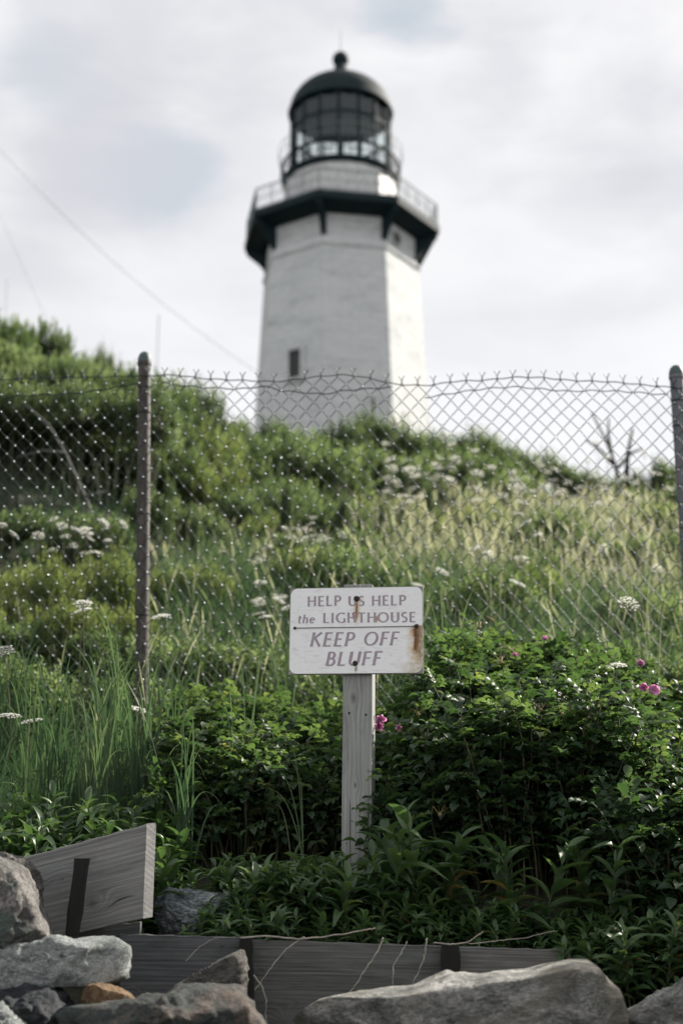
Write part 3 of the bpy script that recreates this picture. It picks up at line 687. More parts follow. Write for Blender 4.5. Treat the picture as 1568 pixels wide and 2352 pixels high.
    def word(txt, x0, x1, zb0, zb1, ch, shear=0.0, bold=1.0):
        gap = .20; tot = sum(G[c_][0] for c_ in txt) + gap * (len(txt) - 1); sx_ = (x1 - x0) / tot; x = 0.0
        for c_ in txt:
            wd, strokes = G[c_]
            for st in strokes:
                P = np.array(st, float)
                if len(P) == 2: P = P[0] + (P[1] - P[0]) * np.linspace(0, 1, 7)[:, None]
                T = np.gradient(P, axis=0); T /= np.linalg.norm(T, axis=1)[:, None] + 1e-9
                Nn = np.stack([-T[:, 1], T[:, 0]], -1)
                th = (.078 + .062 * np.abs(T[:, 1]) ** 1.5) * bold
                if not (np.allclose(P[0], P[-1], atol=.02)):
                    s = np.linspace(-1, 1, len(P)); th = th * (1 + .22 * np.abs(s) ** 6)
                hx = th / 2 * ch
                pos = np.stack([x0 + (x + P[:, 0]) * sx_ + P[:, 1] * ch * shear, P[:, 1] * ch], -1)
                A = pos + Nn * hx[:, None]; B = pos - Nn * hx[:, None]
                fx = (pos[:, 0] - x0) / (x1 - x0); dz = zb0 + (zb1 - zb0) * fx
                y = yf - .0003 - .00006 * (cnt[0] % 5); cnt[0] += 1; n_ = len(P)
                V = [(A[i, 0], y, A[i, 1] + dz[i]) for i in range(n_)] + [(B[i, 0], y, B[i, 1] + dz[i]) for i in range(n_)]
                LT[0].add(V, [[i, i + 1, n_ + i + 1, n_ + i] for i in range(n_ - 1)])
            x += wd + gap
    k = W / 1217
    X_ = lambda px: (px - 773.5) * k
    Z_ = lambda py: cz + (696 - py) * k
    sk = -0.0   # the panel itself carries the slope
    def ln(txt, a, b, ya, yb_, capx, shear=0, bold=1): 
        ya2 = ya + (a - 773) * .0125; yb2 = yb_ + (b - 773) * .0125
        LT[0] = MB(); bold *= 1.5
        word(txt, X_(a), X_(b), Z_(ya2), Z_(yb2), capx * k, shear, bold)
        obj('lettering', LT[0].mesh('lettering', ml, smooth=False), panel)
    ln('HELP', 325, 632, 475, 467, 93); ln('US', 704, 848, 470, 470, 91); ln('HELP', 920, 1230, 468, 464, 93)
    ln('the', 232, 385, 632, 630, 80, .16, .95); ln('LIGHTHOUSE', 472, 1318, 629, 621, 93)
    ln('KEEP', 352, 745, 848, 845, 130, .20, .92); ln('OFF', 842, 1150, 838, 836, 126, .20, .92); ln('BLUFF', 498, 995, 1026, 1018, 128, .20, .95)
    # seam line between two hooks, screws
    m_iron = simple('rusty_screw', (.045, .028, .022), .8, .2, .3, 300, bump=.3); m_line = simple('black_cord', (.012, .014, .014), .8)
    m = MB(); m.tube([(X_(212), yf - .0022, Z_(670)), (X_(760), yf - .0018, Z_(669)), (X_(1325), yf - .0022, Z_(667))], .0010, 5)
    obj('seam_cord', m.mesh('seam_cord', m_line), root)
    for x, z, r_ in ((778, 403, .0088), (768, 1001, .0080), (210, 670, .0046), (1326, 665, .0062)):
        m = MB(); pf = [(r_, 0), (r_ * .98, .0020), (r_ * .75, .0034), (r_ * .35, .0040), (.0001, .0040)]
        V = MB(); V.lathe(pf, 14); P = V.V[0]; P = np.stack([X_(x) + P[:, 0], yf - P[:, 2] - .0002, Z_(z) + P[:, 1]], -1)
        for i in range(len(P)):
            P[i] += np.array(noise.noise_vector(Vector(P[i] * 260))) * r_ * .12
        m.add(P, V.q[0]); obj('screw', m.mesh('screw', m_iron), root)
sign()

# ================= planks =================
def board(name, label, corners, thick, m_, Yf, extra=None, yaw=0.0):
    """a board whose front face has corners TL, TR, BR, BL (picture points) at distance Yf (left, right)"""
    P = [Q(u, v, Yf[0] if i in (0, 3) else Yf[1]) for i, (u, v) in enumerate(corners)]
    ex = ((P[1] - P[0]) + (P[2] - P[3])).normalized(); c = sum(P, Vector()) / 4
    ez = (((P[0] - P[3]) + (P[1] - P[2]))); ez = (ez - ex * ez.dot(ex)).normalized(); ey = ez.cross(ex)
    Mx = Matrix((ex, ey, ez)).transposed(); o = bpy.data.objects.new(name, None)
    L = [((p - c).dot(ex), (p - c).dot(ez)) for p in P]
    n = 14; rows = []
    rng = random.Random(hash(label) % 1000)
    V = []; rs = 5
    prof = [(0.0, 0.0), (1.0, 0.0)]
    for i in range(n + 1):
        s = i / n; tp = np.array(L[0]) * (1 - s) + np.array(L[1]) * s; bt = np.array(L[3]) * (1 - s) + np.array(L[2]) * s
        jt = .0012 * math.sin(i * 2.1 + len(label)); b_ = .0022
        for (x, z), y in (((tp[0], tp[1] + jt - b_), 0), ((tp[0], tp[1] + jt), b_), ((tp[0], tp[1] + jt), thick - b_), ((tp[0], tp[1] - b_), thick), ((bt[0], bt[1]), thick), ((bt[0], bt[1]), b_), ((bt[0], bt[1] + b_), 0)):
            V.append((x, y, z))
    k = 7; q = [[i * k + j, i * k + (j + 1) % k, (i + 1) * k + (j + 1) % k, (i + 1) * k + j] for i in range(n) for j in range(k)]
    V.append(tuple(np.mean(V[:k], 0))); V.append(tuple(np.mean(V[n * k:(n + 1) * k], 0))); a = len(V) - 2
    tr = [[a, (j + 1) % k, j] for j in range(k)] + [[a + 1, n * k + j, n * k + (j + 1) % k] for j in range(k)]
    me = new_mesh(name, V, [q, tr], m_, False)
    o = obj(name, me); o.matrix_world = Matrix.Translation(c) @ Mx.to_4x4()
    tag(o, label, 'plank', 'weathered planks of the low retaining wall')
    return o
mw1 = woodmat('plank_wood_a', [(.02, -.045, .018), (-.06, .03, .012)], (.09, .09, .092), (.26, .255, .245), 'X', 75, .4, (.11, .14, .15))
mw2 = woodmat('plank_wood_b', [(.07, -.01, .014), (-.12, -.05, .012)], (.030, .034, .038), (.105, .105, .105), 'X', 90, 2.4, (.08, .11, .13))  # lower boards b, c, d: shade behind the rocks put into darker base colours
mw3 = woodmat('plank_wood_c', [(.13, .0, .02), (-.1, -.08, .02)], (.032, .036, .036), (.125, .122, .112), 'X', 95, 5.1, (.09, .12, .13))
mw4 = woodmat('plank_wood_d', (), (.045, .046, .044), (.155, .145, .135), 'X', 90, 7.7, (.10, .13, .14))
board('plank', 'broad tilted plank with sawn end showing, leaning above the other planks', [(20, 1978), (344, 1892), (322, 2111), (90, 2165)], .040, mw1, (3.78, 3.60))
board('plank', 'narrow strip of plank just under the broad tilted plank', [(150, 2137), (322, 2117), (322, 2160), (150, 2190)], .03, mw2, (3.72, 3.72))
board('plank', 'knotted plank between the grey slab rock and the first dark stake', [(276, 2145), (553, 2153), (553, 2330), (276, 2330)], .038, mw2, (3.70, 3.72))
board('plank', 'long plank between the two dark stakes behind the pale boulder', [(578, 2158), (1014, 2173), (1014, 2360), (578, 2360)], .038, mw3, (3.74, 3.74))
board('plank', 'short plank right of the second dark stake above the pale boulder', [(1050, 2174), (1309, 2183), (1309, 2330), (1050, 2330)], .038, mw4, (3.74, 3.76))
m_stake, _t = mat('dark_stake'); _tc = _t.add('ShaderNodeTexCoord').outputs['Object']
_n = _t.noise(_t.mapping(_tc, (1, 1, .12)), 60, 6, .7)
finish(_t, _t.add('ShaderNodeBsdfPrincipled', None, Base_Color=_t.ramp(_n, [(.3, (.003, .003, .003)), (.6, (.007, .006, .005)), (.8, (.018, .012, .009))]), Roughness=.95).outputs[0])
def stake(label, pts, wpx, Y, d=.03):
    P = [Q(u, v, Y) for u, v in pts]; c = P[0]; m = MB(); w_ = wpx * Y / FPX / 2
    V = []; r0 = random.Random(len(label))
    n = 9
    for i in range(n):
        s = i / (n - 1); p = P[0].lerp(P[1], s) - c; ww = w_ * (1 + .12 * r0.uniform(-1, 1))
        V += [(p.x - ww, -d, p.z), (p.x - ww * .6, -d * 1.15, p.z), (p.x + ww * .7, -d * 1.15, p.z), (p.x + ww, -d, p.z), (p.x + ww, 0, p.z), (p.x - ww, 0, p.z)]
    q = [[i * 6 + j, i * 6 + (j + 1) % 6, (i + 1) * 6 + (j + 1) % 6, (i + 1) * 6 + j] for i in range(n - 1) for j in range(6)] + [[0, 1, 2, 3], [0, 3, 4, 5]]
    me = new_mesh('stake', V, [q], m_stake, False); tag(obj('stake', me, None, c), label, 'stake', 'dark stakes holding the planks')
stake('dark rusty stake standing against the broad tilted plank', [(192, 1972), (166, 2170)], 28, 3.60)
stake('dark stake between the knotted plank and the long plank', [(566, 2150), (571, 2362)], 27, 3.72)
stake('dark stake between the long plank and the short right plank', [(1032, 2166), (1036, 2362)], 38, 3.73)

# ================= rocks =================
def rock(label, outline, Y, depth, m_, seed=0, cuts=10, rough=.018, cut=(.72, .93), fine=.004, sq=.62):
    cuts = int(cuts * 1.8); cut = (cut[0] - .06, cut[1] - .01); fine *= 1.3
    P = [Q(u, v, Y) for u, v in outline]; xs = [p.x for p in P]; zs = [p.z for p in P]
    c = Vector(((min(xs) + max(xs)) / 2, Y, (min(zs) + max(zs)) / 2)); poly = [(p.x - c.x, p.z - c.z) for p in P]
    def rad(th):
        dx, dz = math.cos(th), math.sin(th); best = 0
        for (ax_, az), (bx_, bz) in zip(poly, poly[1:] + poly[:1]):
            ex_, ez_ = bx_ - ax_, bz - az; den = dx * ez_ - dz * ex_
            if abs(den) < 1e-12: continue
            tt = (ax_ * ez_ - az * ex_) / den; ss = (ax_ * dz - az * dx) / den
            if tt > 0 and -1e-6 <= ss <= 1 + 1e-6: best = max(best, tt)
        return best
    NT_, NP = 120, 64
    rads = np.array([rad(i * math.tau / NT_) for i in range(NT_)])
    rads = (np.roll(rads, 1) + 2 * rads + np.roll(rads, -1)) / 4
    phs = np.linspace(.02, math.pi - .02, NP)
    V = np.zeros((NP, NT_, 3))
    for j, ph in enumerate(phs):
        s = math.sin(ph) ** sq; y = -depth * (abs(math.cos(ph)) ** .8) * np.sign(math.cos(ph))
        th = np.arange(NT_) * math.tau / NT_
        V[j, :, 0] = rads * s * np.cos(th); V[j, :, 2] = rads * s * np.sin(th); V[j, :, 1] = y
    V = V.reshape(-1, 3); rg = np.random.default_rng(seed)
    for _ in range(cuts):
        n = rg.normal(size=3); n[1] = -abs(n[1]) - .5; n /= np.linalg.norm(n)
        d = (V @ n); lim = d.max() * rg.uniform(*cut); ov = np.clip(d - lim, 0, None); V -= ov[:, None] * n[None] * .92
    size = np.abs(V).max()
    ctr = V / (np.linalg.norm(V, axis=1)[:, None] + 1e-9)
    for i in range(len(V)):
        p = Vector(V[i]); q = p * (2.2 / size) + Vector((seed * 3.1, 0, 0))
        h = (noise.fractal(q, 1.0, 2.1, 3) * rough + (abs(noise.noise(q * 2.3)) - .25) * rough * .9 + noise.fractal(q * 6, .9, 2.0, 4) * fine)
        V[i] += ctr[i] * h
    i = np.arange(NP - 1)[:, None] * NT_; k = np.arange(NT_)[None]; k2 = (k + 1) % NT_
    q = np.stack([i + k, i + NT_ + k, i + NT_ + k2, i + k2], -1).reshape(-1, 4)
    V = np.vstack([V, V[:NT_].mean(0), V[-NT_:].mean(0)]); a = NP * NT_; e = (NP - 1) * NT_
    tr = [[a, j, (j + 1) % NT_] for j in range(NT_)] + [[a + 1, e + (j + 1) % NT_, e + j] for j in range(NT_)]
    o = obj('rock', new_mesh('rock', V, [q, tr], m_), None, c); tag(o, label, 'rock', 'boulders in front of the planks'); return o
K_a = rockmat('granite_brown', (.026, .026, .024), (.10, .095, .088), (.26, .245, .225), 10, patch=(.05, .075, .065))
K_b = rockmat('granite_grey', (.045, .055, .055), (.15, .165, .16), (.33, .345, .335), 9, (1, 1, 1.6), (0, R(-15), 0), lo=.34, hi=.6)
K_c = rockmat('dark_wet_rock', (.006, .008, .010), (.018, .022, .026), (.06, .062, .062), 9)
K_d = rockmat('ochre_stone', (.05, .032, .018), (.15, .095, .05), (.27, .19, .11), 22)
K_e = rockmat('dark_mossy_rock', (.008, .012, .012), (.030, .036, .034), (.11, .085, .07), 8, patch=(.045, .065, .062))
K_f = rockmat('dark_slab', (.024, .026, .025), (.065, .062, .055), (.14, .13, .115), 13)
K_g = rockmat('veined_gneiss', (.030, .045, .048), (.12, .145, .15), (.48, .50, .50), 14, (.45, 1, 1.6), (0, R(14), 0), lo=.40, hi=.62)
K_h = rockmat('pale_boulder', (.07, .076, .07), (.18, .18, .165), (.36, .35, .33), 9, (1.0, 1, 2.2), (0, R(-52), 0), patch=(.14, .13, .105), lo=.41, hi=.59)
rock('brown speckled boulder at the left edge, nearest the tilted plank', [(-160, 1985), (-60, 1960), (10, 1975), (50, 1995), (62, 2020), (80, 2060), (100, 2110), (117, 2175), (85, 2200), (20, 2225), (-160, 2240)], 3.42, .20, K_a, 1, cuts=9, rough=.009)
rock('small rounded rock wedged between the brown boulder and the tilted plank', [(0, 1955), (30, 1965), (65, 1978), (88, 2000), (97, 2040), (92, 2085), (70, 2110), (10, 2110), (-30, 2000)], 3.58, .09, K_a, 2, cuts=6, rough=.006)
rock('pale grey slab rock with a blunt right end at the left', [(-150, 2215), (-60, 2205), (10, 2180), (55, 2163), (120, 2158), (190, 2155), (225, 2150), (258, 2149), (276, 2160), (286, 2195), (288, 2230), (270, 2256), (220, 2266), (140, 2262), (40, 2275), (-60, 2290), (-150, 2300)], 3.40, .15, K_b, 3, cuts=10)
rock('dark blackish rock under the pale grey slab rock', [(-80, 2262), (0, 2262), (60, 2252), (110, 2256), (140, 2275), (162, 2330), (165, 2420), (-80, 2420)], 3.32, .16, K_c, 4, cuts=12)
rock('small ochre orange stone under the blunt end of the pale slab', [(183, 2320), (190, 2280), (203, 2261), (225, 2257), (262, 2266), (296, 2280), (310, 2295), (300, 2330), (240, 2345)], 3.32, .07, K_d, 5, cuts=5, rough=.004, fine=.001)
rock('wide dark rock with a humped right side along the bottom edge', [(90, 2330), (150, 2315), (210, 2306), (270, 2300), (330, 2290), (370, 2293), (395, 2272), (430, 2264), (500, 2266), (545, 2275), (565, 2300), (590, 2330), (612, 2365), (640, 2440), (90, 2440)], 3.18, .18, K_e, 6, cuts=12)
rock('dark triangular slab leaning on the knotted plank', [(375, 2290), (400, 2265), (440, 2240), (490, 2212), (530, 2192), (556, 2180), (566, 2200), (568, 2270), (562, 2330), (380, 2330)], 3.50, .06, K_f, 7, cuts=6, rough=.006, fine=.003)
rock('white veined rock sitting behind the knotted plank', [(345, 2120), (352, 2075), (372, 2045), (420, 2040), (480, 2048), (525, 2055), (540, 2085), (553, 2120), (556, 2160), (520, 2185), (400, 2180), (350, 2160)], 3.93, .11, K_g, 8, cuts=9, rough=.010)
rock('huge pale grey boulder spreading along the bottom right', [(640, 2400), (650, 2350), (690, 2322), (740, 2298), (800, 2285), (880, 2272), (960, 2262), (1010, 2243), (1060, 2236), (1150, 2232), (1215, 2228), (1265, 2215), (1310, 2205), (1350, 2212), (1372, 2232), (1388, 2262), (1408, 2268), (1425, 2300), (1436, 2350), (1440, 2500), (640, 2500)], 3.28, .24, K_h, 9, cuts=10, rough=.014, cut=(.8, .95), sq=.5)
rock('grey boulder cut off by the bottom right corner', [(1425, 2380), (1436, 2345), (1475, 2318), (1510, 2295), (1545, 2268), (1580, 2255), (1700, 2250), (1760, 2330), (1700, 2450), (1425, 2450)], 3.30, .18, K_h, 10, cuts=9)
rock('dull grey rock just showing in the bottom left corner', [(-60, 2300), (0, 2312), (30, 2330), (50, 2362), (60, 2420), (-60, 2420)], 3.15, .10, K_b, 11, cuts=7)
rock('small stone among the leaves beside the tilted plank end', [(348, 2025), (356, 2010), (378, 2002), (398, 2008), (405, 2020), (395, 2034), (360, 2036)], 4.05, .04, K_b, 12, cuts=5, rough=.004)
# ================= plant templates =================
def blade_leaf(L=1.0, W=.4, n=4, fold=.25, arch=.25, shape='oval', tn=.12):
    """leaf along +x with a folded midrib; z up"""
    V = []; tone = []
    for i in range(n + 1):
        s = i / n
        w_ = {'oval': math.sin(math.pi * (s * .92 + .03)) ** .75, 'lance': (math.sin(math.pi * min(1, s * .9 + .04)) ** .8) * (1 - .25 * s), 'grass': (1 - s) ** .7}[shape] * W / 2
        if i in (0,): w_ = W * .04
        if i == n: w_ = W * .03
        x = L * (s - .12 * arch * s * s); z = L * arch * (s * .9 - s * s * 1.5)
        V += [(x, -w_, z + w_ * fold * 2), (x, 0, z), (x, w_, z + w_ * fold * 2)]; tone += [tn * .4, -tn * .6, tn * .4]
    q = []
    for i in range(n):
        a = i * 3; q += [[a, a + 1, a + 4, a + 3], [a + 1, a + 2, a + 5, a + 4]]
    return np.array(V), np.array(q), [], np.array(tone)
def tri_leaf(L=1.0, W=.45, fold=.3):
    V = np.array([(0, 0, 0), (L * .5, -W / 2, W * fold), (L * .5, W / 2, W * fold), (L, 0, -L * .1)])
    return V, [], [[0, 1, 3], [0, 3, 2]], np.array([0, .03, .03, 0])
def compound_leaf(rng, npair=3):
    """rose leaf: rachis with oval leaflets; unit = metres"""
    b = MB(); Lr = rng.uniform(.075, .11); drop = rng.uniform(.15, .55)
    P = [(Lr * s, 0, -drop * Lr * s * s) for s in np.linspace(0, 1, 5)]
    b.tube(P, [.0011, .001, .0009, .0008, .0006], 3, tone=.0)
    lf = blade_leaf(1, .62, 4, .22, .35)
    Ms = []
    for i in range(npair):
        s = .35 + .6 * i / npair; x = Lr * s; z = -drop * Lr * s * s
        for sd in (-1, 1):
            a = sd * R(rng.uniform(55, 78)); l = rng.uniform(.030, .040) * (.85 + .12 * i)
            Ms.append(frames([(x, 0, z)], (math.cos(a), math.sin(a), rng.uniform(-.35, .12)), (rng.uniform(-.2, .2), -sd * .25, 1), l)[0])
    Ms.append(frames([P[-1]], (1, rng.uniform(-.1, .1), -drop), (0, 0, 1), rng.uniform(.036, .046))[0])
    b.inst(lf, Ms, np.array([rng.uniform(-.07, .07) for _ in Ms]) + .1)
    return np.concatenate(b.V), np.concatenate(b.q), [], np.concatenate(b.tone) - .1
# tone values are written absolute; templates keep offsets
def rand_unit(rg, n): v = rg.normal(size=(n, 3)); return v / np.linalg.norm(v, axis=1)[:, None]

def curve(p0, d0, L, bend, n=8, rng=random, droop=0.0):
    """a bent stem: start, direction, length, sideways bend vector"""
    P = [Vector(p0)]; d = Vector(d0).normalized()
    for i in range(n):
        P.append(P[-1] + d * (L / n)); d = (d + Vector(bend) * (1.0 / n) + Vector((0, 0, -droop / n))).normalized()
    return P

# ---------------- rose bushes (in focus) ----------------
rngC = random.Random(5)
COMP = [compound_leaf(rngC, 3) for _ in range(5)] + [compound_leaf(rngC, 2) for _ in range(2)]
def petal_flower(scale=1.0, seed=0, openness=.8):
    rng = random.Random(seed); b = MB()
    for k in range(7):
        a = k * math.tau / 5 + rng.uniform(-.2, .2) + (k > 4) * .5; el = (1 - openness) * 1.2 + rng.uniform(-.1, .15) + (k > 4) * .35
        n, mm = 5, 5; V = []; tn = []
        for i in range(n):
            s = i / (n - 1)
            for j in range(mm):
                q = (j / (mm - 1) - .5) * 2; wd = .028 * math.sin(math.pi * (.12 + .62 * s)) * (1 - .1 * (s > .9) * abs(q))
                r_ = .036 * s * (1 - .15 * (abs(q) ** 2)); h = .010 * s * s + .004 * q * q * s + .003 * math.sin(q * 5 + k + s * 3) * s
                x = r_ * math.cos(el) - h * math.sin(el); z = r_ * math.sin(el) + h * math.cos(el); y = q * wd
                V.append((x * math.cos(a) - y * math.sin(a), x * math.sin(a) + y * math.cos(a), z)); tn.append(.3 + .4 * s + .25 * math.sin(j * 2 + k))
        b.add(np.array(V) * scale, [[i * mm + j, i * mm + j + 1, (i + 1) * mm + j + 1, (i + 1) * mm + j] for i in range(n - 1) for j in range(mm - 1)], tone=np.clip(tn, 0, 1))
    return b.mesh('rose_flower', M_pink)
def rose_bush(name, label, base, targets, ncane, seed, leafscale=1.0, dens=.030, tone0=.42, group=None, spread=.25):
    """canes from the base area arching up to points of the envelope; targets(rg,n) -> tips"""
    rg = np.random.default_rng(seed); rng = random.Random(seed)
    root = thing(name, label, 'rose bush', base, 0, group)
    cane = MB(); leaf = MB(); lists = [[] for _ in COMP]; tones = [[] for _ in COMP]
    tips = targets(rg, ncane)
    for i in range(ncane):
        tp = Vector(tips[i]) - Vector(base)
        bx = Vector((tp.x * rng.uniform(.45, .85) + rng.uniform(-.08, .08), tp.y * rng.uniform(.5, .9) + rng.uniform(-.06, .1), 0))
        bx.z = float(ground(base[0] + bx.x, base[1] + bx.y)) - base[2] - .03
        mid = bx.lerp(tp, .55) + Vector((rng.uniform(-.04, .04), rng.uniform(-.04, .04), .06 + .08 * rng.random()))
        n = 14; P = []
        for s in np.linspace(0, 1, n):
            P.append(bx * (1 - s) ** 2 + mid * (2 * s * (1 - s)) + tp * s * s + Vector((math.sin(s * 9 + i) * .006, math.cos(s * 8 + i) * .006, 0)))
        L = sum((a - b).length for a, b in zip(P, P[1:]))
        cane.tube(P, np.linspace(.0042, .0016, n) * rng.uniform(.8, 1.2), 4, tone=rng.uniform(.1, .9))
        start = max(.25, 1 - .50 / max(L, .2)) if rng.random() < .6 else .15
        k = int(L * (1 - start) / dens); az = rng.uniform(0, 6.28)
        for j in range(k):
            s = start + (1 - start) * (j + rng.random() * .6) / k; f_ = s * (n - 1); a = min(n - 2, int(f_)); p = P[a].lerp(P[a + 1], f_ - a); d = (P[a + 1] - P[a]).normalized()
            az += 2.4; side = d.orthogonal().normalized(); side = Matrix.Rotation(az, 3, d) @ side
            up = rng.uniform(.15, .75) if s < .93 else rng.uniform(.7, 1.5)
            xd = (side + d * up + Vector((0, -.12, .22))).normalized(); c = rng.randrange(len(COMP))
            sc = leafscale * rng.uniform(.75, 1.15) * (1 if s < .93 else .72)
            lists[c].append(frames([p], xd, (rng.uniform(-.3, .3), rng.uniform(-.3, .3), 1), sc)[0])
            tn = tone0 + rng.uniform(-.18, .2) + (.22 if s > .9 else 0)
            if rng.random() < .012: tn = .97
            tones[c].append(tn)
    for c in range(len(COMP)):
        if lists[c]: leaf.inst(COMP[c], lists[c], np.array(tones[c]))
    obj('canes', cane.mesh('canes', M_stem), root)
    obj('foliage', leaf.mesh('foliage', M_rose), root)
    return root
def env(ctrl, Yr, vlow=None, dense=1.0):
    """tips under a picture outline: ctrl = [(u, v_top)], random depth"""
    us = [c[0] for c in ctrl]; vs = [c[1] for c in ctrl]
    def f(rg, n):
        out = []
        for i in range(n):
            u = rg.uniform(us[0], us[-1]); Y = rg.uniform(*Yr); vt = np.interp(u, us, vs)
            q = (Y - Yr[0]) / (Yr[1] - Yr[0])
            # the front of the bush is lower than its back
            v = vt + (1 - q) ** 1.4 * rg.uniform(.25, 1.0) * (vlow or 330) + rg.uniform(0, 60) * (rg.random() < .6)
            p = Q(u, v, Y); g = float(ground(p.x, p.y)); 
            if p.z < g + .12: p.z = g + .12 + rg.random() * .1
            out.append(tuple(p))
        return out
    return f
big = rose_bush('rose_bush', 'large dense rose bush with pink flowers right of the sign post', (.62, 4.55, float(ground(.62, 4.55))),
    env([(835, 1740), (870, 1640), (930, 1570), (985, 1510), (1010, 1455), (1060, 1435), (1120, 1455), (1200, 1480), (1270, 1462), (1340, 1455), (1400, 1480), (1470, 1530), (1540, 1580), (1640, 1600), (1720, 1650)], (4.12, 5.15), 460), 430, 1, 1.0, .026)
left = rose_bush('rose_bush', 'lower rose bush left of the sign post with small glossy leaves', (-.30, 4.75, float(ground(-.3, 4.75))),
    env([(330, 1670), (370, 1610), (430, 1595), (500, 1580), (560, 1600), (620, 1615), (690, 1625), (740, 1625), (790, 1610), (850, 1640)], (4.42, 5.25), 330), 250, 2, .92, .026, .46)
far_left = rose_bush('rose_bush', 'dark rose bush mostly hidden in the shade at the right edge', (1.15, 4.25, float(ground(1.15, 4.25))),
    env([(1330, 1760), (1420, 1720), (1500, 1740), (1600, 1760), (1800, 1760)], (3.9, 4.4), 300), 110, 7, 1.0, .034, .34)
def flower(bush, u, v, Y, sc, seed, op, nrm=(0, -1, .4)):
    o = obj('rose_flower', petal_flower(sc, seed, op), bush); p = Q(u, v, Y) - bush.location
    o.location = p; o.rotation_euler = Vector(nrm).to_track_quat('Z', 'Y').to_euler()
flower(big, 875, 1658, 4.10, .62, 1, .25, (-.1, -.9, .3)); flower(big, 868, 1668, 4.12, .5, 9, .4, (.2, -1, -.2)); flower(big, 912, 1670, 4.25, .42, 5, .3, (.4, -1, -.3))
flower(big, 1469, 1527, 4.40, .42, 2, .35, (.1, -.8, .6)); flower(big, 1500, 1588, 4.25, .55, 3, .75, (.1, -.9, .35)); flower(big, 1480, 1582, 4.28, .5, 8, .5, (-.5, -.8, .3))
flower(big, 1250, 1470, 4.75, .4, 4, .3, (0, -.6, .8)); flower(big, 1182, 1508, 4.6, .36, 6, .2, (0, -.6, .8))
# spent buds with spidery sepals
def buds(bush, spots, seed):
    rng = random.Random(seed)
    for u, v, Y in spots:
        b = MB(); p = Q(u, v, Y) - bush.location; b.lathe([(.001, -.008), (.005, -.004), (.0055, .001), (.003, .005), (.0005, .007)], 8, tuple(p))
        for k in range(7):
            a = k * .9 + rng.random(); e = Vector((math.cos(a), math.sin(a), .3)); b.tube([p, p + e * .010 + Vector((0, 0, .006)), p + e * .02 + Vector((0, 0, .008 + rng.random() * .01)), p + e * .028 + Vector((0, 0, rng.uniform(-.01, .02)))], [.0011, .001, .0008, .0004], 3)
        obj('rose_bud', b.mesh('rose_bud', M_hip), bush)
buds(big, [(1175, 1495, 4.5), (1130, 1425, 4.7), (1100, 1440, 4.7), (960, 1640, 4.3), (1240, 1630, 4.25), (1290, 1640, 4.2), (1350, 1650, 4.25), (1150, 1520, 4.5), (1010, 1870, 4.1)], 4)

# ---------------- broad lance leaved plants ----------------
LANCE = [blade_leaf(1, wv, 6, fv, av, 'lance', .10) for wv, fv, av in ((.34, .3, .35), (.29, .38, .6), (.38, .25, .2), (.31, .35, .85))]
def leafy_proto(seed, nst=5, h=.22, leafL=.12, spread=.10, up=.6):
    rng = random.Random(seed); st = MB(); lf = MB(); Ls = [[] for _ in LANCE]; Ts = [[] for _ in LANCE]
    for s_ in range(nst):
        a = rng.uniform(0, 6.28); bp = (math.cos(a) * spread * rng.random(), math.sin(a) * spread * rng.random(), -.03)
        P = curve(bp, (math.cos(a) * .25, math.sin(a) * .25, 1), h * rng.uniform(.7, 1.25), (rng.uniform(-.3, .3), rng.uniform(-.3, .3), 0), 7)
        st.tube(P, np.linspace(.003, .0015, len(P)), 4, tone=rng.uniform(.2, .6)); az = rng.uniform(0, 6.28); k = rng.randint(13, 19)
        for j in range(k):
            s = .18 + .82 * j / (k - 1); f_ = s * 7; i = min(6, int(f_)); p = P[i].lerp(P[i + 1], f_ - i); d = (P[i + 1] - P[i]).normalized()
            az += 2.4; sd = Matrix.Rotation(az, 3, d) @ d.orthogonal().normalized(); xd = sd + d * (up * (.4 + s * 1.5)); c = rng.randrange(len(LANCE))
            Ls[c].append(frames([p], xd, d, leafL * rng.uniform(.7, 1.15) * (1 - .35 * max(0, s - .7) / .3))[0]); Ts[c].append(.42 + rng.uniform(-.2, .28) + .15 * s + (.5 if rng.random() < .02 else 0))
    for c in range(len(LANCE)):
        if Ls[c]: lf.inst(LANCE[c], Ls[c], np.array(Ts[c]))
    return st.mesh('stem', M_stem), lf.mesh('foliage', M_lance)
protos = [leafy_proto(20 + i, 7, .20, .092, .10, .6) for i in range(3)] + [leafy_proto(30 + i, 3, .30, .12, .05, .6) for i in range(2)]
def leafy(u, v, Y, kind, scale, rz, label, group=None, name='leafy_plant', cat='plant', dz=0.0):
    p = Q(u, v, Y); g = float(ground(p.x, p.y)) + dz
    t_ = thing(name, label, cat, (p.x, p.y, g), rz, group); t_.scale = (scale,) * 3
    obj('stem', protos[kind][0], t_); obj('foliage', protos[kind][1], t_); return t_
rng = random.Random(11)
for i in range(46):
    u = rng.uniform(490, 1010); Y = rng.uniform(3.83, 4.08)
    leafy(u, 2000, Y, rng.randrange(3), rng.uniform(.7, 1.1) * (.72 if Y < 3.93 else .95), rng.uniform(0, 6.28), 'low lance leaved plant in the dense green bank behind the planks', 'lance leaved plants at the foot of the sign post')
for i in range(26):
    u = rng.uniform(-60, 320); Y = rng.uniform(3.95, 4.5)
    leafy(u, 1900, Y, rng.randrange(3), rng.uniform(.75, 1.1), rng.uniform(0, 6.28), 'sunlit lance leaved plant in the patch above the tilted plank at the left', 'lance leaved plants above the tilted plank')
for i in range(22):
    u = rng.uniform(1010, 1640); Y = rng.uniform(3.82, 4.0)
    leafy(u, 2100, Y, rng.randrange(3), rng.uniform(.42, .72), rng.uniform(0, 6.28), 'dark shaded lance leaved plant under the large rose bush', 'shaded plants under the rose bush')
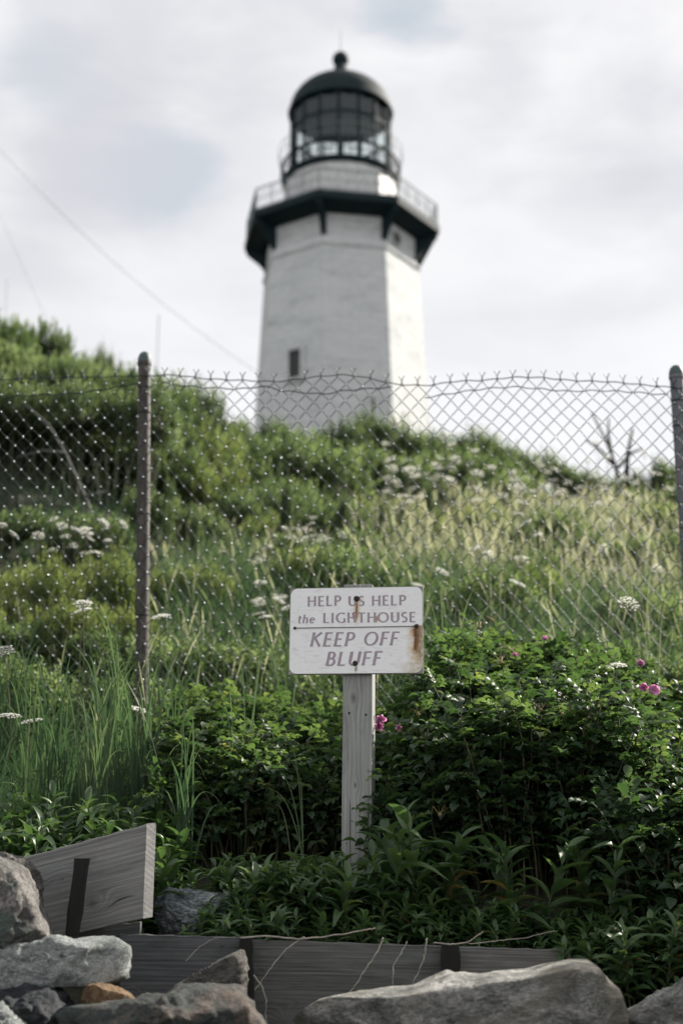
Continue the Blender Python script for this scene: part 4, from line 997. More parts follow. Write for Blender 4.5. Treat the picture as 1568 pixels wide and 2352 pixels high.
for i in range(14):
    leafy(rng.uniform(1330, 1640), 2200, rng.uniform(3.72, 3.82), rng.randrange(3), rng.uniform(.6, .95), rng.uniform(0, 6.28), 'dark shaded lance leaved plant under the large rose bush', 'shaded plants under the rose bush')
for u, Y, sc, lab in ((935, 3.98, 1.15, 'tall upright lance leaved plant just right of the sign post foot'), (985, 4.0, .95, 'leafy lance leaved plant second to the right of the sign post foot'), (1215, 3.95, .95, 'plant with two large pointed leaves below the middle of the rose bush'), (1390, 3.98, .9, 'broad leaved plant low in the shade at the right above the pale boulder')):
    leafy(u, 2050, Y, 3 + int(sc > 1), sc, u, lab)

# ---------------- dead roots over the planks ----------------
M_root = simple('pale_root', (.11, .11, .10), .85, var=.3, scale=90)
def root_(label, uv, Y, rad=.0022, br=()):
    us = np.linspace(0, len(uv) - 1, len(uv) * 5); rg_ = random.Random(len(label) + int(uv[0][0]))
    def pt(s):
        i = min(len(uv) - 2, int(s)); f_ = s - i; f_ = f_ * f_ * (3 - 2 * f_) * .5 + f_ * .5
        return Q(uv[i][0] * (1 - f_) + uv[i + 1][0] * f_ + rg_.uniform(-1.5, 1.5), uv[i][1] * (1 - f_) + uv[i + 1][1] * f_ + rg_.uniform(-1.5, 1.5), Y - .02 + rg_.uniform(-.003, .003))
    P = [pt(s) for s in us]; m = MB(); m.tube(P, np.linspace(rad, rad * .6, len(P)) * .9, 5, cap=True); tag(obj('dead_root', m.mesh('dead_root', M_deadwood)), label, 'root', 'pale dead roots hanging over the planks')
root_('long pale root running along the top edge of the planks', [(553, 2153), (610, 2150), (690, 2158), (770, 2148), (835, 2136), (860, 2133)], 3.66, .0028)
root_('pale root slanting down left from the long root onto the second stake', [(700, 2152), (655, 2182), (620, 2225), (585, 2275)], 3.66, .0024)
root_('curved white root in the gap right of the triangular slab', [(582, 2240), (602, 2265), (612, 2300), (610, 2340), (618, 2360)], 3.60, .0026)
root_('root crossing the long plank towards the pale boulder, left of its middle', [(880, 2155), (865, 2190), (840, 2225), (812, 2270), (770, 2310)], 3.66, .0024)
root_('hooked root hanging down from the plank top to the pale boulder', [(935, 2162), (920, 2190), (903, 2215), (902, 2262)], 3.66, .0020)
root_('straight pale root at the right third of the long plank', [(980, 2155), (976, 2190), (960, 2235), (945, 2265)], 3.66, .0022)
root_('thin root looping from the knotted plank edge to the first stake', [(425, 2208), (455, 2178), (490, 2156), (540, 2152)], 3.66, .0014)
root_('pale forked twig lying at the right end of the long plank', [(995, 2165), (1035, 2170), (1075, 2163), (1110, 2140)], 3.68, .0022)
root_('thin twig reaching right across the short plank towards the leaves', [(1075, 2168), (1150, 2160), (1215, 2152), (1280, 2138)], 3.70, .0014)

# ---------------- grasses ----------------
def blades(roots, H, lean, W, tone, seg=5, seed=0, seedhead=None):
    """vectorised grass blades. roots (n,3), H (n,), lean (n,2) sideways travel, W width"""
    n = len(roots); s = np.linspace(0, 1, seg + 1)
    rg = np.random.default_rng(seed)
    L2 = np.linalg.norm(lean, axis=1)
    droop = np.clip(L2 / np.maximum(H, 1e-3), 0, 3)
    z = H[:, None] * (s[None] - .32 * droop[:, None] * s[None] ** 3)
    xy = lean[:, None, :] * (s ** 2)[None, :, None]
    ctr = np.concatenate([roots[:, None, :2] + xy, roots[:, None, 2:] + z[..., None]], -1)
    face = rg.uniform(-1.0, 1.0, n); wd = np.stack([np.cos(face), np.sin(face) * .6, np.zeros(n)], -1)
    prof = (1 - s) ** .6
    if seedhead is not None:
        prof = np.where(s < .74, .38, 1.0 * np.sin(np.pi * np.clip((s - .72) / .28, 0, 1)) + .12) * 1.0
    w_ = W[:, None] * prof[None]
    A = ctr - wd[:, None] * w_[..., None] / 2; B = ctr + wd[:, None] * w_[..., None] / 2
    V = np.stack([A, B], 2).reshape(-1, 3); k = (seg + 1) * 2
    i = (np.arange(n) * k)[:, None] + (np.arange(seg) * 2)[None]
    q = np.stack([i, i + 1, i + 3, i + 2], -1).reshape(-1, 4)
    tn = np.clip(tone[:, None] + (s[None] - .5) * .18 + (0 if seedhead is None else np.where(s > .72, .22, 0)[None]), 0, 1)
    return V, q, np.repeat(tn, 2, axis=1).ravel()
def grass_obj(name, label, parts):
    m = MB()
    for V, q, tn in parts: m.add(V, q, tone=tn)
    o = obj(name, m.mesh(name, M_grass)); tag(o, label, 'grass', kind='stuff'); return o
def region(n, urange, Yr, seed, mask=None):
    rg = np.random.default_rng(seed); Y = np.sqrt(rg.uniform(Yr[0] ** 2, Yr[1] ** 2, n)); u = rg.uniform(*urange, n)
    x = (u - 784) / FPX * Y * 1.05; z = ground(x, Y)
    return np.stack([x, Y, z - .02], -1), rg
def tuft_parts(n, ur, Yr, seed, h, w_, tone, leanx=(-.5, .3), seedfrac=0.0, mask=None, clump=.0):
    P, rg = region(n, ur, Yr, seed)
    keep = np.array([noise.noise(Vector((p[0] * 1.1 + seed, p[1] * .7, 0))) > -.12 + clump * 0 for p in P]) if clump else np.ones(n, bool)
    if mask is not None: keep &= mask(P)
    P = P[keep]; k = len(P); H = rg.uniform(h[0], h[1], k); ln_ = np.stack([rg.uniform(*leanx, k) * H, rg.uniform(-.35, .25, k) * H], -1)
    cl = np.array([noise.noise(Vector((p[0] * 1.3 + seed * 2, p[1] * .8, 3))) for p in P])
    tn = rg.uniform(tone[0], tone[1], k) + cl * .3
    sh = rg.random(k) < seedfrac
    out = [blades(P[~sh], H[~sh], ln_[~sh], rg.uniform(.6, 1.2, k)[~sh] * w_, tn[~sh], 5, seed)]
    if sh.any(): out.append(blades(P[sh], H[sh] * 1.25, ln_[sh] * .7, np.full(sh.sum(), w_ * 1.1), tn[sh] + .25, 8, seed + 1, True))
    return out
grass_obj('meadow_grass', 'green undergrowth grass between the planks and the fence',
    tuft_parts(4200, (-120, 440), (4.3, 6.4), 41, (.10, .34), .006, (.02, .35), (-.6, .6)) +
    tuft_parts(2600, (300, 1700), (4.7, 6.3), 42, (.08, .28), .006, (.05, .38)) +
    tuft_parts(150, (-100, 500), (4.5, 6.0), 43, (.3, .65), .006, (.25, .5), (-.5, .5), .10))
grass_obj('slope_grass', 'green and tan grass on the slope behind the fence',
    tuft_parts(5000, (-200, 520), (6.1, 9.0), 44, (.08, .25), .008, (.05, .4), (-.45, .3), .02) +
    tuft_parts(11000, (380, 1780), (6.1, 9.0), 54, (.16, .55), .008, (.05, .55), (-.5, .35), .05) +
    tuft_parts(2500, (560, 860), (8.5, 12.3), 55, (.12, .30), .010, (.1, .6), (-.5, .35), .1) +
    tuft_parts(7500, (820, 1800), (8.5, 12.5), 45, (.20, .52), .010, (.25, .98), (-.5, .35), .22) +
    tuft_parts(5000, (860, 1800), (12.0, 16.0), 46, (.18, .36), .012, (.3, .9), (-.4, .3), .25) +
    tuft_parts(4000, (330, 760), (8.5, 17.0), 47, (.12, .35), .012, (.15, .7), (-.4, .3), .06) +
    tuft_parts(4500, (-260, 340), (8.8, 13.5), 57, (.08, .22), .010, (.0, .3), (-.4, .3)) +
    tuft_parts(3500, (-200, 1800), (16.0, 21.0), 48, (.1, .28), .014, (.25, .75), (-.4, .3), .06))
# litter of dead stalks at the left
P_, rg_ = region(900, (-60, 320), (4.3, 4.9), 51)
k_ = len(P_); lt = blades(P_, rg_.uniform(.01, .05, k_), np.stack([rg_.uniform(-.16, .16, k_), rg_.uniform(-.1, .1, k_)], -1), np.full(k_, .0025), rg_.uniform(.55, .95, k_), 4, 5)
grass_obj('dead_grass_litter', 'matted brown dead grass on the soil at the left', [lt])

# single tall arching tufts
def tuft(label, u, Y, blds, seed, w_=.0062, tone=.42):
    """blds = (du, v_tip, lean) picture offsets of each blade tip"""
    b0 = Q(u, 1800, Y); base = Vector((b0.x, Y, float(ground(b0.x, Y)))); m = MB(); rg2 = random.Random(seed)
    for du, vt, arch in blds:
        tip = Q(u + du, vt, Y + rg2.uniform(-.15, .1)) - base; r0 = Vector((rg2.uniform(-.03, .03), rg2.uniform(-.03, .03), -.03))
        top = Vector((r0.x + tip.x * .25, tip.y * .3, tip.z + arch * abs(tip.x) + .02)); n = 12
        if arch < 0: top = r0.lerp(tip, .55) + Vector((-tip.x * .15, 0, abs(arch) * .1))
        P = [r0 * (1 - s) ** 2 + top * 2 * s * (1 - s) + tip * s * s for s in np.linspace(0, 1, n)]
        fa = rg2.uniform(-.7, .7); wdv = Vector((math.cos(fa), math.sin(fa), 0)); V = []
        for i, p in enumerate(P):
            q = wdv * w_ * .5 * (1 - (i / (n - 1)) ** 2.2 + .02) * rg2.uniform(.95, 1.05); V += [tuple(p - q), tuple(p + Vector((0, 0, -.0012))), tuple(p + q)]
        m.add(V, [[a * 3 + j, a * 3 + j + 1, a * 3 + j + 4, a * 3 + j + 3] for a in range(n - 1) for j in (0, 1)], tone=np.repeat(np.clip(tone + np.linspace(-.12, .2, n) + rg2.uniform(-.06, .06), 0, 1), 3))
    o = obj('grass_tuft', m.mesh('grass_tuft', M_grass), None, base); tag(o, label, 'grass tuft')
for k_, (uu, YY, lab) in enumerate(((130, 4.55, 'dense tuft of upright grass above the lance leaved patch at the left'), (215, 4.5, 'tangled grass tuft halfway between left edge and the fence post'), (330, 4.6, 'tangled grass tuft at the foot of the left fence post'), (20, 5.3, 'tall grass tuft behind the yarrow at the left edge'), (240, 5.5, 'tall grass tuft just left of the fence post behind the mesh'), (390, 4.9, 'grass tuft between fence post and low rose bush'))):
    q_ = random.Random(90 + k_); tuft(lab, uu, YY, [(q_.uniform(-110, 110), q_.uniform(1500, 1740) - (YY > 5) * 90, q_.choice((.1, .2, .4, .8, 1.2))) for _ in range(30)], 30 + k_, .0058, q_.uniform(.22, .42))
tuft('tall grass tuft with drooping pale blades left of the low rose bush', 425, 4.28, [(-65, 1760, 1.3), (-25, 1700, .3), (48, 1790, 2.6), (15, 1640, .2), (35, 1700, .3), (-95, 1850, 1.2), (85, 1850, 1.2), (5, 1600, .2), (-45, 1750, .9), (60, 1720, .6), (120, 1900, 1.2), (-10, 1680, .3), (25, 1660, .2)], 1)
tuft('long upright grass blades standing in front of the left fence post', 275, 4.7, [(-80, 1400, .1), (-10, 1470, .1), (25, 1590, .1), (-40, 1500, .3), (60, 1680, .5), (-130, 1560, .5), (-100, 1450, .3), (-60, 1380, .2), (10, 1540, .1), (-150, 1620, .6), (45, 1620, .3), (85, 1760, .9), (-20, 1600, .4), (105, 1650, .3), (-180, 1500, .6)], 2)
tuft('grass tuft at the left edge with thin curved stalks', 60, 4.75, [(-50, 1560, .3), (-20, 1480, .2), (30, 1600, .4), (70, 1650, .6), (-60, 1620, .5), (10, 1560, .2), (95, 1720, .9), (40, 1520, .2), (-30, 1690, .7), (120, 1560, .5)], 3)
tuft('fine grass blades arching over in front of the left rose bush', 560, 4.6, [(-40, 1570, .8), (30, 1560, .2), (-90, 1600, 1.2), (100, 1640, .6), (60, 1480, .2), (-10, 1520, .3), (45, 1590, .3)], 4, .005)
tuft('thin tan stalks leaning across the dark gap left of the sign post', 690, 4.15, [(-35, 1700, .1), (-60, 1850, .2), (-5, 1780, .1), (-75, 1770, .4), (-110, 1820, .5)], 5, .0035, .66)
tuft('long grass blades rising behind the sign on its left', 655, 5.3, [(-130, 1445, 1.0), (-20, 1400, .2), (30, 1380, .1), (60, 1330, .1), (-60, 1480, .6), (90, 1400, .2), (10, 1450, .3)], 6, .007)
tuft('long pale grass stalks behind the sign on its right', 1040, 5.6, [(-30, 1340, .1), (20, 1290, .1), (-60, 1380, .3), (60, 1350, .1), (90, 1400, .2), (40, 1420, .2), (130, 1380, .3)], 7, .007, .55)
tuft('thin pale stalks rising at the right edge above the rose bush', 1500, 5.4, [(-130, 1280, .1), (-90, 1200, .05), (20, 1260, .1), (40, 1370, .1), (-40, 1400, .3), (-160, 1380, .3)], 8, .005, .66)

# ---------------- white yarrow ----------------
def yarrow_mesh(seed):
    rng = random.Random(seed); st = MB(); hd = MB(); H = 1.0
    P = curve((0, 0, -.05), (0, 0, 1), H + .05, (rng.uniform(-.15, .15), rng.uniform(-.1, .1), 0), 6); tip = P[-1]
    st.tube(P, np.linspace(.0035, .002, 7), 4, tone=.4); lf = blade_leaf(1, .12, 3, .3, .5, 'lance')
    st.inst(lf, [frames([P[1 + k % 5].lerp(P[2 + k % 5], rng.random())], (math.cos(k * 2.4), math.sin(k * 2.4), .6), (0, 0, 1), rng.uniform(.06, .11))[0] for k in range(10)], np.full(10, .35))
    Rr_ = .045; c_t = [-.15, -.5, -.9, -.65][seed % 4] * -1
    for k in range(34):
        r_ = Rr_ * math.sqrt((k + .5) / 34); a = k * 2.4; c = tip + Vector((r_ * math.cos(a), r_ * math.sin(a), .006 - 6.0 * r_ * r_ + rng.uniform(-.002, .004) - c_t * r_ * math.sin(a)))
        s = rng.uniform(.006, .009); q = np.linspace(0, math.tau, 6, endpoint=False)
        hd.add([(c.x + s * math.cos(b), c.y + s * math.sin(b), c.z - .002) for b in q] + [(c.x, c.y, c.z + .003)], tris=[[i, (i + 1) % 6, 6] for i in range(6)], tone=rng.uniform(.3, 1))
        if k % 4 == 0: st.tube([tip - Vector((0, 0, .05)), c - Vector((0, 0, .003))], .001, 3, tone=.4)
    return st.mesh('stalk', M_stem), hd.mesh('flower_head', M_white)
YM = [yarrow_mesh(60 + i) for i in range(4)]
def yarrow(u, v, Y, label, group, sc=1.0, seed=0):
    p = Q(u, v, Y); g = float(ground(p.x, Y)); h = p.z - g
    if h < .12: return
    t_ = thing('yarrow', label, 'wildflower', (p.x, Y, g), seed * 1.7, group); t_.scale = (sc, sc, h)
    obj('stalk', YM[seed % 4][0], t_); f_ = obj('flower_head', YM[seed % 4][1], t_); zz = max(v_.co.z for v_ in YM[seed % 4][1].vertices)
    t_.scale = (sc, sc, h)
    f_.scale = (1, 1, 1)
rng = random.Random(77)
spots = []
G1 = 'white yarrow left of the left fence post behind the fence'
for u, v in [(8, 1205), (120, 1200), (160, 1196), (178, 1210), (215, 1205), (240, 1208), (262, 1200), (285, 1198), (205, 1225), (150, 1228), (225, 1222), (170, 1240), (130, 1260), (245, 1235), (40, 1215), (95, 1212), (190, 1250), (215, 1262)]:
    spots.append((u + rng.uniform(-6, 6), v + rng.uniform(-12, 22), rng.uniform(7.6, 8.6), G1, 'white yarrow flower head on a thin stalk left of the left fence post'))
G2 = 'white yarrow behind the fence above the sign'
for _ in range(34):
    u = rng.gauss(700, 60); v = 1240 + rng.gauss(0, 22) + (abs(u - 700)) * .12
    spots.append((u, v, rng.uniform(8.3, 10.5), G2, 'blurred white yarrow flower head in the cluster above the sign'))
for _ in range(9): spots.append((rng.uniform(590, 720), rng.uniform(1290, 1420), rng.uniform(6.6, 7.6), G2, 'blurred white yarrow flower head in the cluster above the sign'))
G3 = 'white yarrow on the upper right slope'
for _ in range(235):
    u = rng.uniform(880, 1600); v = rng.gauss(1120 + (u - 950) * .10, 60)
    spots.append((u, v, rng.uniform(10.5, 16.5), G3, 'small blurred white flower head on the upper slope right of the lighthouse'))
for _ in range(24): spots.append((rng.uniform(900, 1560), rng.uniform(1200, 1420), rng.uniform(6.6, 9.0), G3, 'small blurred white flower head on the upper slope right of the lighthouse'))
for i, (u, v, Y, g_, lab) in enumerate(spots):
    if g_ == G3 and v > 1190: g_, lab = 'white yarrow low on the right slope behind the fence', 'blurred white flower head low on the slope behind the fence, right of the sign'
    yarrow(u, v, Y, lab, g_, rng.uniform(.8, 1.35) * (.68 if Y < 10 else .95), i)
for i, (u, v, Y, lab) in enumerate(((38, 1642, 4.7, 'white yarrow umbel near the left edge in front of the fence'), (75, 1655, 4.75, 'second white yarrow umbel just right of the one near the left edge'), (42, 1490, 5.2, 'pale yarrow umbel above the one near the left edge'), (333, 1630, 4.7, 'yarrow umbel at the foot of the left fence post'), (205, 1385, 5.4, 'blurred yarrow umbel left of the fence post with another beside it'), (190, 1402, 5.5, 'lower one of the two blurred yarrow umbels left of the fence post'), (868, 1580, 4.3, 'white yarrow head poking out above the pink flower beside the sign post'), (1450, 1385, 5.2, 'pale umbel on a stalk above the right part of the rose bush'), (1420, 1530, 4.6, 'flat white umbel among the leaves near the pink flowers'), (370, 1415, 5.6, 'white yarrow umbel just right of the left fence post'))):
    yarrow(u, v, Y, lab, None, .85, i)

# ---------------- hillside shrubs ----------------
def shrub_proto(seed, lobes, leafL=.06, leafW=.42, nsprig=420, spL=.20, nleaf=13, material=None, stem_up=.6, tone=(.15, .8), zmin=.12):
    """dome of lobes of leafy sprigs; unit height about 1 m, radius about .75"""
    rg = np.random.default_rng(seed); rng = random.Random(seed); lf = MB(); st = MB(); T = tri_leaf(1, leafW)
    Ms = []; tn = []; tot = sum(l[3] ** 2 for l in lobes)
    for (cx, cy, cz, rad) in lobes:
        k = int(nsprig * rad * rad / tot)
        st.tube([(cx * .2, cy * .2, -.1), (cx * .6, cy * .6, cz * .5), (cx, cy, cz)], [.02, .014, .006], 5, tone=.2)
        for _ in range(k):
            d = Vector(rand_unit(rg, 1)[0]); d.z = abs(d.z) * .9 - .25 * rng.random(); d.normalize(); r_ = rad * rng.uniform(.55, 1.0)
            p = Vector((cx, cy, cz)) + Vector((d.x, d.y, d.z * .9)) * r_
            if p.z < zmin: continue
            ax_ = (d * .7 + Vector((0, 0, stem_up)) + Vector(rand_unit(rg, 1)[0]) * .35).normalized(); L = spL * rng.uniform(.5, 1.2); base_t = rng.uniform(*tone) * .7
            if rng.random() < .35: st.tube([Vector((cx, cy, cz)).lerp(p, .2), p, p + ax_ * L * .8], [.005, .003, .0015], 3, tone=rng.uniform(.2, .8))
            az = rng.uniform(0, 6.28); sd0 = ax_.orthogonal().normalized()
            for j in range(nleaf):
                s = (j + .5) / nleaf; az += 2.4; sd = Matrix.Rotation(az, 3, ax_) @ sd0
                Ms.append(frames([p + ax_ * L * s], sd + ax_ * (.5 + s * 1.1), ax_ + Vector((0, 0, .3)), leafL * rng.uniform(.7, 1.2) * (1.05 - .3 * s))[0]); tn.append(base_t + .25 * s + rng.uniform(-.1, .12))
    lf.inst(T, Ms, np.clip(tn, 0, 1))
    return st.mesh('branches', M_stem), lf.mesh('foliage', material or M_shrub, smooth=True)
def lob(seed, n, spread=.5, h=.55, r=(.28, .42)):
    q = random.Random(seed); return [(q.uniform(-spread, spread), q.uniform(-spread, spread) * .8, q.uniform(.2, h), q.uniform(*r)) for _ in range(n)]
SP = [shrub_proto(1, lob(1, 7, .5, .6, (.2, .36)), .088, .42, 330, .27, 13), shrub_proto(2, lob(2, 8, .5, .6, (.2, .34)), .082, .5, 340, .26, 13), shrub_proto(3, lob(3, 6, .45, .6, (.22, .38)), .095, .38, 310, .28, 13)]
SB = [shrub_proto(4, lob(4, 6, .5, .42), .075, .34, 420, .17, 12, M_bright, 1.1, (.3, .95)), shrub_proto(5, lob(5, 6, .5, .42), .07, .36, 420, .17, 12, M_bright, 1.1, (.3, .95))]
def shrub(u, v_top, Y, width_px, label, group=None, bright=False, seed=0, hmin=.35, name='shrub'):
    jr = random.Random(seed * 7 + 1); v_top += jr.uniform(-16, 16); width_px *= jr.uniform(.75, 1.25)
    p = Q(u, v_top, Y); g = float(ground(p.x, Y)); h = max(hmin, (p.z - g)); r_ = width_px * Y * 1.04 / FPX / 1.55
    t_ = thing(name, label, 'shrub', (p.x, Y, g - .05), seed * 2.1, group); t_.scale = (r_, r_, h * 1.13)
    pr = (SB if bright else SP)[seed % (2 if bright else 3)]
    obj('branches', pr[0], t_); obj('foliage', pr[1], t_); return t_
rng = random.Random(9)
SO = [shrub_proto(6 + q_, [(random.Random(q_ * 9 + j).uniform(-.65, .65), random.Random(q_ * 7 + j + 50).uniform(-.6, .6), .72 + .12 * random.Random(q_ + j * 3).random(), .30) for j in range(9)], .062, .46, 560, .18, 13, M_shrub, .5, (.2, .95), .42) for q_ in range(2)]
# left hill crest
i = 0
for u, v, Y, w_ in [(20, 742, 15, 150), (100, 748, 15.5, 120), (-60, 740, 15, 160), (150, 800, 15.5, 110), (60, 800, 14.5, 170), (-20, 830, 14, 170), (200, 840, 16, 110)]:
    shrub(u, v, Y, w_, 'leafy shrub standing on the crest of the left hill against the sky', 'shrubs on the crest of the left hill', False, i); i += 1
for u, v, Y in ((195, 790, 16.5), (228, 782, 16.5), (245, 792, 16.7), (278, 808, 17)):
    p = Q(u, v, Y); g = float(ground(p.x, Y)); pr = SP[i % 3]; i += 1
    t_ = thing('shrub', 'slender upright sprig against the sky between the left hill crest and the fence post', 'shrub', (p.x, Y, g - .05), i, 'slender sprigs on the left skyline'); h = max(.35, p.z - g); t_.scale = (.14, .14, h)
    obj('branches', pr[0], t_); obj('foliage', pr[1], t_)
# left hill face: light upper band with a dark hollow underneath
def over(u, v, Y, w_, label, group, k):
    p = Q(u, v, Y); g = float(ground(p.x, Y)); r_ = w_ * Y * 1.04 / FPX / 1.7; t_ = thing('shrub', label, 'shrub', (p.x, Y, g - .05), k * 1.3, group); t_.scale = (r_, r_, max(.8, (p.z - g) * 1.0))
    obj('branches', SO[k % 2][0], t_); obj('foliage', SO[k % 2][1], t_)
for k, u in enumerate(range(-130, 350, 60)):
    over(u, 872 + rng.uniform(-22, 22), 13.0 + rng.uniform(-.3, .4), 190, 'large leafy shrub of the overhanging thicket on the left hill', 'thicket on the left hill', k)
for k, u in enumerate(range(-110, 350, 75)):
    over(u, 925 + rng.uniform(-18, 18), 11.9 + rng.uniform(-.2, .2), 200, 'large leafy shrub of the overhanging thicket on the left hill', 'thicket on the left hill', k + 1)
for u in range(-120, 330, 90):
    shrub(u, 1175 + rng.uniform(-25, 25), 9.6 + rng.uniform(-.2, .3), 150, 'dark shrub in the shaded hollow below the thicket on the left', 'shaded shrubs below the left thicket', False, i, .2); i += 1
for k, u in enumerate(list(range(-120, 360, 55)) + list(range(-90, 340, 70))):
    Y = 13.6 if k < 9 else 12.6; p = Q(u + rng.uniform(-15, 15), 1000, Y); g = float(ground(p.x, Y)); t_ = thing('shrub', 'shaded understory shrub beneath the overhanging thicket on the left hill', 'shrub', (p.x, Y, g - .05), k * 1.9, 'understory below the left thicket'); t_.scale = (.5, .5, rng.uniform(.45, .8))
    obj('branches', SP[k % 3][0], t_); obj('foliage', SP[k % 3][1], t_)
# middle slope between post and lighthouse
for u, v, Y, w_ in [(365, 878, 15.5, 150), (420, 884, 15.8, 140), (470, 900, 16, 130), (515, 930, 16.5, 120), (560, 962, 17, 90), (385, 940, 14, 160), (450, 955, 14.3, 150), (510, 985, 14.8, 150), (570, 1000, 15.5, 120), (370, 1010, 12.7, 160), (440, 1035, 12.8, 160), (520, 1050, 13.3, 150), (595, 990, 17.5, 80)]:
    shrub(u, v, Y, w_, 'light green shrub on the slope between the left fence post and the lighthouse', 'light green shrubs on the slope left of the lighthouse', u % 100 < 55, i); i += 1
# dark shrubs on the crest below the lighthouse
for u, v, Y, w_ in [(640, 968, 17, 120), (700, 985, 16.8, 120), (760, 975, 17.5, 120), (820, 962, 17.5, 110), (860, 955, 17.8, 90), (900, 968, 17.8, 110), (960, 985, 17.8, 110), (1020, 990, 18, 100), (1080, 990, 18, 90), (1130, 1010, 18, 100), (1190, 1035, 18.3, 100), (1250, 1045, 18.5, 100), (1310, 1055, 18.5, 100), (1370, 1070, 18.6, 100), (1450, 1060, 18, 90), (1520, 1070, 18, 80), (1560, 1085, 18.5, 90), (1620, 1090, 18.5, 90),
                    (650, 1010, 14.2, 190), (730, 1025, 14.2, 190), (810, 1020, 14.6, 190), (590, 1050, 13.6, 170), (890, 1025, 15.0, 180), (970, 1035, 15.4, 170), (1050, 1045, 15.8, 160), (1130, 1060, 16, 140), (620, 1090, 12.8, 170), (700, 1110, 12.6, 170)]:
    shrub(u, v + 4, Y, w_ * 1.1, 'dark green shrub with light tips on the crest below the lighthouse' if u < 1100 else 'small shrub on the falling crest right of the lighthouse', 'dark shrubs on the crest below the lighthouse' if u < 1100 else 'small shrubs on the crest right of the lighthouse', False, i); i += 1
for u, v, Y, w_ in [(360, 1130, 10.5, 160), (450, 1150, 10.5, 160), (560, 1130, 11.5, 160), (660, 1120, 12, 160), (740, 1140, 12, 120)]:
    shrub(u, v, Y, w_, 'dark shrub in the hollow right of the left fence post', 'dark shrubs right of the left fence post', False, i); i += 1
# bright leaved shrubs behind the fence at the left
for u in range(-100, 330, 50):
    shrub(u, 1252 + rng.uniform(-14, 14) + max(0, 60 - u) * .1, 8.1 + rng.uniform(-.5, .5), 115, 'bright yellow green shrub behind the fence left of the left post', 'bright green shrubs behind the fence at the left', True, i); i += 1
    shrub(u + 25, 1330 + rng.uniform(-14, 14), 7.2 + rng.uniform(-.5, .35), 105, 'bright yellow green shrub behind the fence left of the left post', 'bright green shrubs behind the fence at the left', True, i, .3); i += 1
for u, v in ((360, 1270), (410, 1262), (455, 1268), (500, 1285)):
    shrub(u, v, 8.2, 100, 'yellow green shrub behind the fence just right of the left post', 'yellow green shrubs right of the left post', True, i); i += 1
for k in range(16):
    u = rng.uniform(380, 1100); Y = rng.uniform(9.5, 15); p = Q(u, 1200, Y); g = float(ground(p.x, Y)); sc = rng.uniform(.06, .10)
    t_ = thing('shrub', 'tall thin leafy weed sticking up among the hillside plants', 'weed', (p.x, Y, g - .03), k * 1.7, 'thin weeds sticking up on the hillside'); t_.scale = (sc, sc, rng.uniform(.5, .8)); pr = SP[k % 3]
    obj('branches', pr[0], t_); obj('foliage', pr[1], t_)
# weeds among the grass on the right slope
for k in range(60):
    u = rng.uniform(560, 1640); Y = rng.uniform(7.3, 13.5); p = Q(u, 1200, Y); g = float(ground(p.x, Y)); sc = rng.uniform(.25, .48)
    t_ = thing('shrub', 'small bushy weed among the grass on the slope behind the fence', 'weed', (p.x, Y, g - .03), k * 1.1, 'bushy weeds among the slope grass'); t_.scale = (sc, sc, sc * rng.uniform(.9, 1.5)); pr = (SP + SB)[k % 5]
    obj('branches', pr[0], t_); obj('foliage', pr[1], t_)
# undergrowth close behind and before the fence
for _ in range(30):
    u = rng.uniform(-80, 1650); Y = rng.uniform(6.15, 7.2)
    p = Q(u, 1500, Y); g = float(ground(p.x, Y)); t_ = thing('shrub', 'low dark green shrub at the foot of the fence', 'shrub', (p.x, Y, g - .05), i, 'low shrubs along the foot of the fence'); s_ = rng.uniform(.28, .5); t_.scale = (s_, s_, s_ * .8)
    pr = SP[i % 3]; obj('branches', pr[0], t_); obj('foliage', pr[1], t_); i += 1
for _ in range(12):
    u = rng.uniform(-80, 500); Y = rng.uniform(5.0, 5.9)
    p = Q(u, 1500, Y); g = float(ground(p.x, Y)); t_ = thing('shrub', 'small dark leafy shrub among the grass in front of the fence at the left', 'shrub', (p.x, Y, g - .05), i, 'small shrubs in front of the fence at the left'); s_ = rng.uniform(.14, .24); t_.scale = (s_, s_, s_ * .8)
    pr = SP[i % 3]; obj('branches', pr[0], t_); obj('foliage', pr[1], t_); i += 1

# big shrubs just outside the frame on the right, unseen, added to cast shade over the foreground
for x, Y, r_, h in ((2.7, 4.3, .95, 1.35), (3.3, 3.6, 1.0, 1.9), (2.2, 3.9, .7, 1.05)):
    t_ = thing('shrub', 'unseen shrub added beyond the right edge to shade the foreground', 'shrub', (x, Y, float(ground(x, Y)) - .05), i, 'unseen shading shrubs added beyond the right edge'); t_.scale = (r_, r_, h)
    pr = SP[i % 3]; obj('branches', pr[0], t_); obj('foliage', pr[1], t_); i += 1

# dead stems on the skyline and a bleached branch
def stems(label, lines, Y, rad, m_=None, name='dead_branch'):
    m = MB(); P0 = Q(*lines[0][0], Y)
    b0 = None
    for ln_ in lines:
        P = [Q(u, v, Y) for u, v in ln_]; m.tube(P, np.linspace(rad, rad * .45, len(P)), 5, cap=True)
    tag(obj(name, m.mesh(name, m_ or M_twigdark)), label, 'branch')
stems('thin dead branch with forked tips leaning left on the right skyline', [[(1420, 1100), (1403, 1040), (1385, 1000), (1358, 948)], [(1403, 1040), (1396, 1000), (1397, 960)], [(1410, 1070), (1380, 1035), (1345, 1010)], [(1412, 1080), (1450, 1040), (1475, 1030)]], 14.5, .022)
stems('short dark dead stem standing upright on the right skyline', [[(1438, 1095), (1441, 1040), (1452, 985)]], 14.2, .03)
stems('bleached slanting dead branch in the shaded hollow on the left hill', [[(235, 1260), (200, 1150), (150, 1040), (112, 975), (60, 930)], [(150, 1040), (100, 1035), (40, 1050)], [(195, 1140), (240, 1130)]], 9.6, .014, M_root)

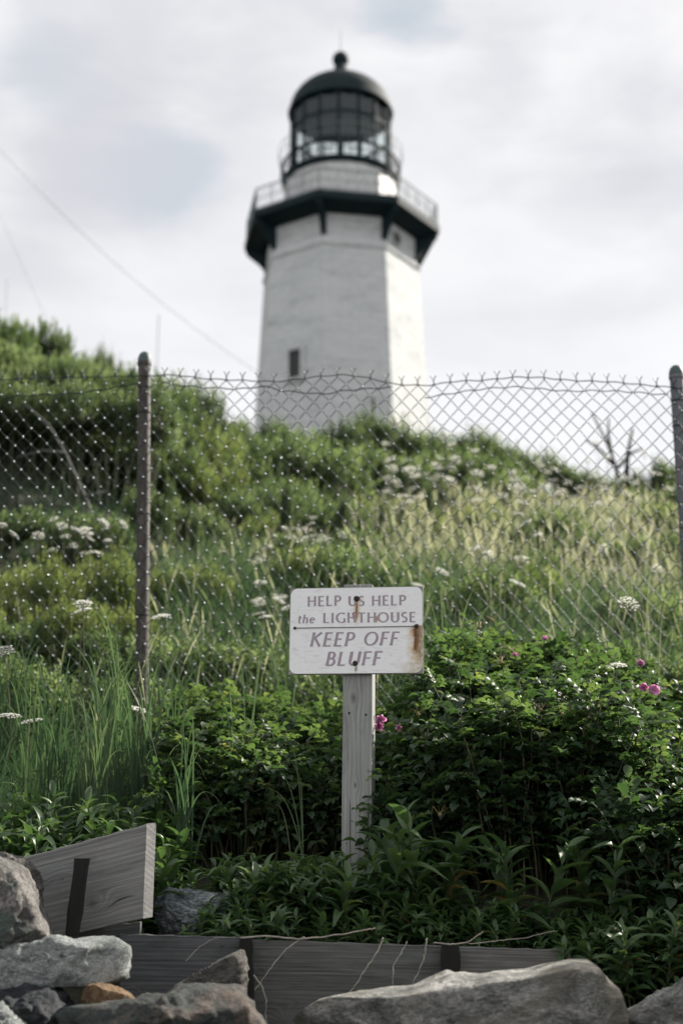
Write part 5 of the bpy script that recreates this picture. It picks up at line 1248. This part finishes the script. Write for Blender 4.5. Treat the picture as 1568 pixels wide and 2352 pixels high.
# ---------------- labels that single out each shrub of a row ----------------
ORD = 'leftmost second third fourth fifth sixth seventh eighth ninth tenth eleventh twelfth thirteenth fourteenth fifteenth sixteenth seventeenth eighteenth nineteenth twentieth'.split()
def rank(label, text, key=None):
    os_ = [o for o in COL.objects if o.parent is None and o.get('label') == label]
    os_.sort(key=lambda o: o.location.x / o.location.y)
    for k, o in enumerate(os_):
        if k < 20: o['label'] = text.format(o=('leftmost' if k == 0 else ORD[k] + ' from the left'))
def split_rows(label, ycut, near, far):
    for o in COL.objects:
        if o.parent is None and o.get('label') == label: o['label'] = near if o.location.y < ycut else far
rank('leafy shrub standing on the crest of the left hill against the sky', '{o} leafy shrub on the left hill crest against the sky')
split_rows('large leafy shrub of the overhanging thicket on the left hill', 12.0, 'NEAR', 'FAR')
rank('NEAR', '{o} large shrub in the lower row of the left hill thicket'); rank('FAR', '{o} large shrub in the upper row of the left hill thicket')
rank('dark shrub in the shaded hollow below the thicket on the left', '{o} dark shrub in the shaded hollow below the left thicket')
rank('light green shrub on the slope between the left fence post and the lighthouse', '{o} light green shrub between fence post and lighthouse')
split_rows('dark green shrub with light tips on the crest below the lighthouse', 16.7, 'NEAR', 'FAR')
rank('NEAR', '{o} dark shrub just in front of the crest below the lighthouse'); rank('FAR', '{o} dark shrub right on the crest below the lighthouse')
rank('small shrub on the falling crest right of the lighthouse', '{o} small shrub on the falling crest right of the lighthouse')
rank('dark shrub in the hollow right of the left fence post', '{o} dark shrub in the hollow right of the left fence post')
split_rows('bright yellow green shrub behind the fence left of the left post', 7.65, 'NEAR', 'FAR')
rank('NEAR', '{o} bright green shrub in the lower row behind the fence'); rank('FAR', '{o} bright green shrub in the upper row behind the fence')
rank('yellow green shrub behind the fence just right of the left post', '{o} yellow green shrub behind the fence right of the left post')
rank('white yarrow flower head on a thin stalk left of the left fence post', '{o} white yarrow in the cluster left of the left fence post')
rank('small dark leafy shrub among the grass in front of the fence at the left', '{o} small dark shrub in the grass before the fence')
rank('slender upright sprig against the sky between the left hill crest and the fence post', '{o} slender sprig against the sky near the left fence post')
rank('shaded understory shrub beneath the overhanging thicket on the left hill', '{o} understory shrub beneath the left hill thicket')
rank('tall thin leafy weed sticking up among the hillside plants', '{o} tall thin weed sticking up among the hillside plants')
rank('unseen shrub added beyond the right edge to shade the foreground', '{o} unseen shading shrub added beyond the right edge')
